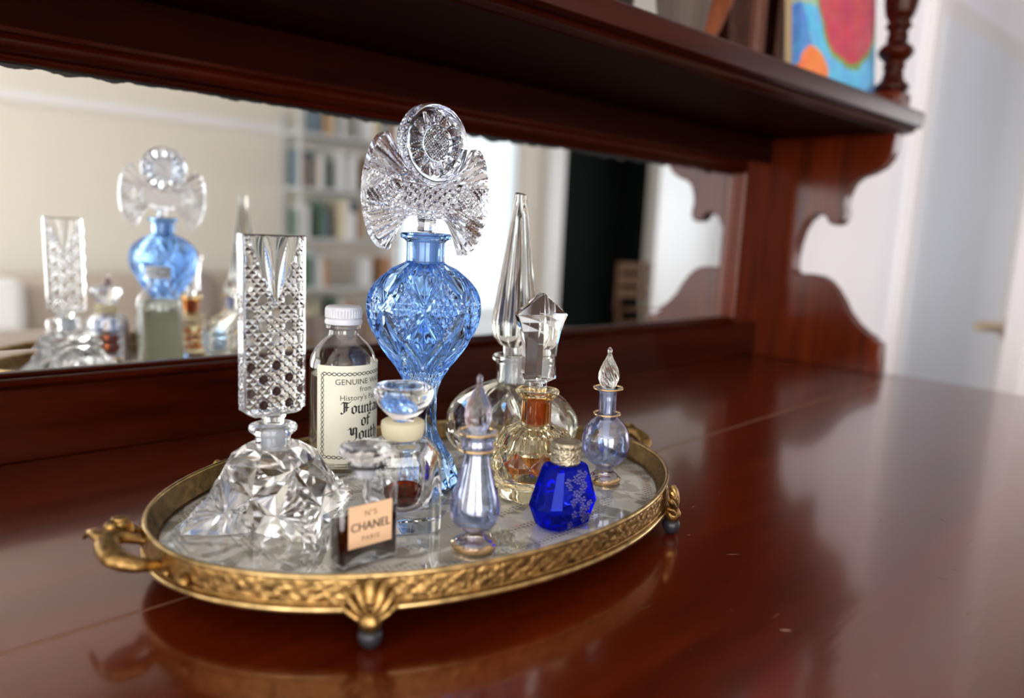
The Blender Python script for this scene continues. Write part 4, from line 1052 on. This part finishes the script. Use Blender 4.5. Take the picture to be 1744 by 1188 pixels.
k = MB(); gilt_ring(k, 0.0104, 0.0640, 0.0008); k.build('gilt_ring', 'gilt', B)
k = MB(); k.lathe([(0.0066, 0.0542), (0.0098, 0.0552)], 48); k.lathe([(0.0070, 0.0637), (0.0104, 0.0640)], 48); k.build('neck_flange', 'clear_shell', B)
k = MB(); k.lathe([(0, 0.0), (0.0116, 0.0), (0.0122, 0.0012), (0.0121, 0.0026), (0.0108, 0.0034), (0.0085, 0.0046)], 48); k.build('gilt_foot', 'gilt', B)
glass('lilac_shell', (0.93, 0.91, 0.95), 0.12, 1.3)
st = flame(0.0648, 0.0300, 0.0070, 0.4).build('stopper', 'lilac_shell', B, angle=50)
k = MB(); k.lathe([(0, 0.0400), (0.0012, 0.0402), (0.0030, 0.0560), (0.0042, 0.0650)], 20); k.build('stopper_rod', 'ground_glass', st)

B = thing('scent_bottle', 'round-bodied blown-glass scent bottle in iridescent lilac-blue with swirled stopper', 'scent bottle', (0.3848, 0.3225, ZG))
B.rotation_euler = (0, rad(-1.6), 0)
tab = [(0.0020, 0.0104), (0.0045, 0.0092), (0.0066, 0.0068), (0.0088, 0.0062), (0.0112, 0.0070), (0.0150, 0.0118), (0.0200, 0.0152), (0.0270, 0.0166), (0.0350, 0.0157), (0.0410, 0.0125), (0.0450, 0.0084), (0.0478, 0.0063), (0.0500, 0.0060), (0.0580, 0.0060), (0.0640, 0.0064), (0.0662, 0.0090)]
k = MB(); k.lathe(dense(tab, 90), 64); k.build('bottle_body', 'lustre_blue', B, angle=60)
k = MB(); gilt_ring(k, 0.0088, 0.0485, 0.0007); k.build('gilt_ring', 'gilt', B)
k = MB(); gilt_ring(k, 0.0097, 0.0665, 0.0007); k.build('gilt_ring', 'gilt', B)
k = MB(); k.lathe([(0.0060, 0.0478), (0.0088, 0.0485)], 48); k.lathe([(0.0064, 0.0660), (0.0097, 0.0665)], 48); k.build('neck_flange', 'clear_shell', B)
k = MB(); k.lathe([(0, 0.0), (0.0106, 0.0), (0.0113, 0.0011), (0.0112, 0.0024), (0.0100, 0.0034), (0.0078, 0.0048)], 48); k.build('gilt_foot', 'gilt', B)
st = flame(0.0668, 0.0275, 0.0069, 1.5).build('stopper', 'pale_crystal', B, angle=50)
k = MB(); k.lathe([(0, 0.0150), (0.0012, 0.0152), (0.0026, 0.0450), (0.0040, 0.0668)], 20); k.build('stopper_rod', 'ground_glass', st)

# ------------------------------------------------------------------ 10. cobalt bottle with metal cap
B = thing('cobalt_bottle', 'squat faceted cobalt-blue scent bottle with flower relief and tarnished silver screw cap', 'scent bottle', (0.3065, 0.2870, ZG))
def hexa(a, d, b, c, z):  # a: side point, d: mid facet, b: panel half-width, c: depth
    if z < 0.0365: a *= 1.12; d *= 1.10; b *= 1.08; c *= 1.06
    return [(b, -c, z), (d, -c*0.72, z), (a, 0, z), (d, c*0.72, z), (b, c, z), (-b, c, z), (-d, c*0.72, z), (-a, 0, z), (-d, -c*0.72, z), (-b, -c, z)]
secs = [hexa(0.0140, 0.0128, 0.0105, 0.0088, 0.0), hexa(0.0148, 0.0136, 0.0110, 0.0096, 0.0010), hexa(0.0212, 0.0175, 0.0125, 0.0118, 0.0125), hexa(0.0205, 0.0170, 0.0123, 0.0116, 0.0150), hexa(0.0132, 0.0116, 0.0088, 0.0086, 0.0345), hexa(0.0116, 0.0104, 0.0080, 0.0078, 0.0362), hexa(0.0080, 0.0078, 0.0050, 0.0070, 0.0370)]
k = MB(); k.quadgrid(secs, wrap_u=True); k.f.append(tuple(reversed(range(10)))); k.f.append(tuple(60+i for i in range(10)))
m, nt, out = mat('cobalt_glass')
g = N(nt, 'ShaderNodeBsdfGlass'); g.inputs['Color'].default_value = (0.10, 0.15, 0.92, 1); g.inputs['Roughness'].default_value = 0.015
d_ = N(nt, 'ShaderNodeBsdfDiffuse'); d_.inputs[0].default_value = (0.012, 0.016, 0.42, 1)
mx = N(nt, 'ShaderNodeMixShader'); mx.inputs[0].default_value = 0.15; L(nt, g.outputs[0], mx.inputs[1]); L(nt, d_.outputs[0], mx.inputs[2]); L(nt, mx.outputs[0], out.inputs[0])
body = k.build('bottle_body', 'cobalt_glass', B, smooth=True, angle=20, bevel=0.0006)
def panel_pt(u, z):
    # front panel surface point at height z
    for (za, ca, ba), (zb, cb, bb) in zip([(s[0][2], s[0][1], s[0][0]) for s in secs], [(s[0][2], s[0][1], s[0][0]) for s in secs[1:]]):
        if za <= z <= zb and zb > za:
            t = (z-za)/(zb-za); return (u*(ba+(bb-ba)*t), ca+(cb-ca)*t)
    return (u*0.008, -0.0085)
rel = MB(); random.seed(3)
for i in range(30):
    z = 0.003+0.0305*((i*0.618) % 1.0); u = random.uniform(-0.74, 0.74); x, y = panel_pt(u, z)
    nb = 5; R_ = random.uniform(0.0013, 0.0019)
    for j in range(nb):
        a = 2*pi*j/nb+i; rel.ball((x+R_*cos(a), y-0.0003, z+R_*sin(a)), R_*0.55, 8, 5)
    rel.ball((x, y-0.0001, z), R_*0.6, 8, 5)
plain('cobalt_relief', (0.016, 0.016, 0.22), 0.22, coat=0.6)
rel.build('flower_relief', 'cobalt_relief', body, angle=80)
k = MB(); k.lathe([(0, 0.0366), (0.0080, 0.0366), (0.0088, 0.0374), (0.0088, 0.0386)]+[(0.0087, 0.0390+0.0008*i) for i in range(9)]+[(0.0083, 0.0460), (0.0086, 0.0466), (0.0090, 0.0472), (0.0090, 0.0490), (0.0084, 0.0499), (0.0070, 0.0502), (0.0066, 0.0499), (0, 0.0499)], 120,
          lambda t, z, r: r-(0.0003*tri(t*48/(2*pi)) if 0.0468 < z < 0.0495 and r > 0.008 else 0)-(0.00035*noise.noise(Vector((cos(t)*9, sin(t)*9, z*900))) if 0.039 < z < 0.0458 else 0))
k.build('screw_cap', 'silver_cap', B, angle=60)

# ------------------------------------------------------------------ things on the shelf
B = thing('fluted_vase', 'grey-brown fluted metal vase standing before the oval mirror', 'vase', (0.700, 0.520, SHT))
plain('pewter', (0.085, 0.060, 0.050), 0.6, spec=0.25)
vt = [(0.0, 0.030), (0.004, 0.032), (0.010, 0.026), (0.020, 0.0235), (0.06, 0.030), (0.12, 0.042), (0.17, 0.050), (0.20, 0.046), (0.23, 0.038), (0.25, 0.044)]
k = MB(); k.lathe([(0, 0)]+dense(vt, 60)+[(0.040, 0.249, 0), (0.034, 0.23, 0), (0, 0.2)], 120, lambda t, z, r: r*(1-0.025*abs(sin(t*12))*clamp((z-0.012)/0.01))); k.build('vase_body', 'pewter', B)
k = MB(); gilt_ring(k, 0.025, 0.013, 0.003); k.build('foot_ring', 'pewter', B)
m, nt, out = mat('painted_canvas')
p = N(nt, 'ShaderNodeBsdfPrincipled'); p.inputs['Roughness'].default_value = 0.45; L(nt, p.outputs[0], out.inputs[0])
tc = N(nt, 'ShaderNodeTexCoord'); wn = N(nt, 'ShaderNodeTexNoise'); wn.inputs['Scale'].default_value = 22; L(nt, tc.outputs['Object'], wn.inputs[0])
wa = N(nt, 'ShaderNodeVectorMath', operation='MULTIPLY_ADD'); wa.inputs[1].default_value = (0.022, 0, 0.022); L(nt, wn.outputs['Color'], wa.inputs[0]); L(nt, tc.outputs['Object'], wa.inputs[2])
mp = N(nt, 'ShaderNodeMapping'); mp.vector_type = 'POINT'; L(nt, wa.outputs[0], mp.inputs[0])
mp.inputs['Location'].default_value = (-0.040, 0, -0.170); mp.inputs['Scale'].default_value = (1.28, 0, 0.92)
ln_ = N(nt, 'ShaderNodeVectorMath', operation='LENGTH'); L(nt, mp.outputs[0], ln_.inputs[0])
rp = N(nt, 'ShaderNodeValToRGB'); rp.color_ramp.interpolation = 'CONSTANT'; e = rp.color_ramp.elements
cols = [(0.0, (0.52, 0.07, 0.11)), (0.108, (0.20, 0.32, 0.08)), (0.114, (0.13, 0.48, 0.78)), (0.150, (0.09, 0.24, 0.62)), (0.185, (0.10, 0.30, 0.66)), (0.20, (0.30, 0.10, 0.25))]
e[0].position = 0; e[0].color = c4(cols[0][1]); e[1].position = 0.108; e[1].color = c4(cols[1][1])
for pos, c in cols[2:]: q = e.new(pos); q.color = c4(c)
L(nt, ln_.outputs['Value'], rp.inputs[0])
sx = N(nt, 'ShaderNodeSeparateXYZ'); L(nt, wa.outputs[0], sx.inputs[0])
# orange dab bottom left, green upper left, dark red brush marks in the centre
og = N(nt, 'ShaderNodeVectorMath', operation='DISTANCE'); og.inputs[1].default_value = (-0.055, 0, 0.042); L(nt, wa.outputs[0], og.inputs[0])
ol = N(nt, 'ShaderNodeMath', operation='LESS_THAN'); ol.inputs[1].default_value = 0.034; L(nt, og.outputs['Value'], ol.inputs[0])
m1 = N(nt, 'ShaderNodeMix'); m1.data_type = 'RGBA'; m1.inputs[7].default_value = (0.80, 0.22, 0.06, 1); L(nt, ol.outputs[0], m1.inputs[0]); L(nt, rp.outputs[0], m1.inputs[6])
gl = N(nt, 'ShaderNodeMath', operation='LESS_THAN'); gl.inputs[1].default_value = -0.052; L(nt, sx.outputs[0], gl.inputs[0])
gz = N(nt, 'ShaderNodeMath', operation='GREATER_THAN'); gz.inputs[1].default_value = 0.125; L(nt, sx.outputs[2], gz.inputs[0])
gm = N(nt, 'ShaderNodeMath', operation='MULTIPLY'); L(nt, gl.outputs[0], gm.inputs[0]); L(nt, gz.outputs[0], gm.inputs[1])
m2 = N(nt, 'ShaderNodeMix'); m2.data_type = 'RGBA'; m2.inputs[7].default_value = (0.36, 0.50, 0.36, 1); L(nt, gm.outputs[0], m2.inputs[0]); L(nt, m1.outputs[2], m2.inputs[6])
b2 = N(nt, 'ShaderNodeTexNoise'); b2.inputs['Scale'].default_value = 60; L(nt, tc.outputs['Object'], b2.inputs[0])
m3 = N(nt, 'ShaderNodeMix'); m3.data_type = 'RGBA'; m3.blend_type = 'SOFT_LIGHT'; m3.inputs[0].default_value = 0.8; L(nt, m2.outputs[2], m3.inputs[6]); L(nt, b2.outputs['Color'], m3.inputs[7])
L(nt, m3.outputs[2], p.inputs['Base Color'])
B = thing('painted_canvas', 'bright abstract canvas in red, sky blue and orange leaning behind the turned spindle', 'painting', (1.035, 0.500, SHT))
B.rotation_euler = (rad(-6), 0, rad(-4))
k = MB(); k.box(-0.100, 0.095, -0.006, 0.006, 0.0, 0.30); k.build('canvas', 'painted_canvas', B, smooth=False)
plain('stretcher_wood', (0.5, 0.36, 0.2), 0.7)
for b in ((-0.1, -0.08, 0.006, 0.016, 0, 0.30), (0.075, 0.095, 0.006, 0.016, 0, 0.30), (-0.08, 0.075, 0.006, 0.016, 0, 0.02), (-0.08, 0.075, 0.006, 0.016, 0.28, 0.30)): boxobj('stretcher_bar', b, 'stretcher_wood', B)

# ------------------------------------------------------------------ the room behind, seen in the mirror
plain('taupe_fabric', (0.50, 0.43, 0.37), 0.9, bump=0.3, bscale=300)
plain('taupe_dark', (0.36, 0.30, 0.27), 0.9)
plain('white_linen', (0.85, 0.85, 0.86), 0.85)
B = thing('sofa', 'taupe upholstered sofa with rounded arms against the cream wall', 'sofa', (1.20, -3.42, FZ))
def soft(name, b, m, parent, bev=0.05): return boxobj(name, b, m, parent, bevel=bev)
soft('seat_base', (-0.95, 0.95, -0.42, 0.42, 0.10, 0.38), 'taupe_fabric', B)
soft('backrest', (-0.95, 0.95, -0.50, -0.26, 0.12, 0.86), 'taupe_fabric', B, 0.07)
for s in (-1, 1): soft('armrest', (s*1.0-0.11, s*1.0+0.11, -0.48, 0.44, 0.08, 0.62), 'taupe_fabric', B, 0.08)
for s in (-1, 1): soft('seat_cushion', (s*0.44-0.43, s*0.44+0.43, -0.28, 0.44, 0.38, 0.52), 'taupe_fabric', B)
for x in (-0.9, 0.9):
    for y in (-0.38, 0.36): 
        k = MB(); k.lathe([(0, 0), (0.022, 0.0), (0.03, 0.12), (0, 0.121)], 12, ox=x, oy=y); k.build('leg', 'mahogany_deep', B)
tag(soft('throw_pillow', (0.35, 0.75, -3.67, -3.55, -0.53, -0.20), 'white_linen', None, 0.06), 'white square throw pillow resting on the taupe sofa', 'pillow')
tag(soft('throw_pillow', (1.42, 1.80, -3.67, -3.55, -0.53, -0.16), 'taupe_dark', None, 0.07), 'dark taupe throw pillow resting on the sofa beside a white one', 'pillow')
B = thing('coffee_table', 'low white coffee table with straight legs in front of the taupe sofa', 'table', (0.95, -2.45, FZ))
boxobj('tabletop', (-0.7, 0.6, -0.3, 0.3, 0.40, 0.45), 'white_paint', B, bevel=0.006)
for x in (-0.65, 0.55):
    for y in (-0.25, 0.25): boxobj('leg', (x-0.03, x+0.03, y-0.03, y+0.03, 0, 0.40), 'white_paint', B)
# bookcase and books
BC = thing('bookcase', 'open white bookcase with steel uprights filled with books by the glazed door', 'bookcase', (2.86, -3.82, FZ))
plain('steel_grey', (0.62, 0.64, 0.66), 0.5)
for x in (-0.42, 0.42):
    for y in (-0.14, 0.14): boxobj('upright', (x-0.012, x+0.012, y-0.012, y+0.012, 0, 2.0), 'steel_grey', BC)
shz = [0.02, 0.38, 0.735, 1.09, 1.45, 1.83]
for z in shz: boxobj('shelf_board', (-0.43, 0.43, -0.15, 0.15, z, z+0.022), 'steel_grey', BC)
bcol = [('book_navy', (0.12, 0.17, 0.22), 'navy'), ('book_rust', (0.50, 0.26, 0.14), 'rust orange'), ('book_cream', (0.75, 0.68, 0.5), 'cream'), ('book_green', (0.10, 0.17, 0.13), 'green'), ('book_white', (0.82, 0.84, 0.86), 'white'), ('book_tan', (0.5, 0.33, 0.18), 'tan'), ('book_grey', (0.42, 0.46, 0.48), 'grey'), ('book_white', (0.82, 0.84, 0.86), 'white'), ('book_cream', (0.75, 0.68, 0.5), 'cream')]
for n_, c_, _ in bcol:
    if n_ not in MATS: plain(n_, c_, 0.6)
plain('paper_edge', (0.8, 0.76, 0.66), 0.8)
random.seed(11)
ords = ['bottom', 'second', 'third', 'fourth', 'fifth', 'top']
for si in (1, 2, 3, 4, 5):
    x = -0.40; row_ = []
    while x < 0.36:
        w = random.uniform(0.022, 0.05); h = random.uniform(0.20, 0.285); d = random.uniform(0.17, 0.22)
        if random.random() < 0.24: x += random.uniform(0.05, 0.14); row_.append(None); continue
        row_.append((x, w, h, d, random.choice(bcol))); x += w+0.001
    for i, bk_ in enumerate(row_):
        if bk_ is None: continue
        x, w, h, d, (n_, c_, cn) = bk_
        nb_ = ['a '+row_[j][4][2]+' one' if 0 <= j < len(row_) and row_[j] else ('a gap' if 0 <= j < len(row_) else 'the end') for j in (i-1, i+1)]
        sz_ = 'tall' if h > 0.245 else 'short'
        lb_ = f'{cn} book on {ords[si]} bookcase shelf between {nb_[0]} and {nb_[1]}'
        b = thing('book', (sz_+' '+lb_ if len(lb_.split()) < 15 else lb_.replace(' one', '')), 'book', (2.86+x, -3.82, FZ+shz[si]+0.0225), 0, f'books on the {ords[si]} shelf of the bookcase')
        cv = MB(); cv.box(0, 0.003, -d/2, d/2, 0, h); cv.box(w-0.003, w, -d/2, d/2, 0, h); cv.box(0.003, w-0.003, d/2-0.004, d/2, 0, h); cv.build('cover', n_, b, smooth=False)
        boxobj('pages', (0.003, w-0.003, -d/2+0.004, d/2-0.004, 0.004, h-0.006), 'paper_edge', b)
# chair dimly seen through the dark doorway
plain('chair_wood', (0.13, 0.055, 0.02), 0.5)
B = thing('wooden_chair', 'brown wooden ladder-back chair standing before the dark doorway', 'chair', (6.28, -3.62, FZ), rad(20))
boxobj('seat', (-0.2, 0.2, -0.2, 0.2, 0.43, 0.46), 'chair_wood', B, bevel=0.008)
for x in (-0.18, 0.18):
    boxobj('leg', (x-0.018, x+0.018, 0.16, 0.196, 0, 0.43), 'chair_wood', B); boxobj('leg', (x-0.018, x+0.018, -0.196, -0.16, 0, 0.95), 'chair_wood', B)
for z in (0.58, 0.72, 0.86): boxobj('back_slat', (-0.17, 0.17, -0.19, -0.17, z, z+0.08), 'chair_wood', B)
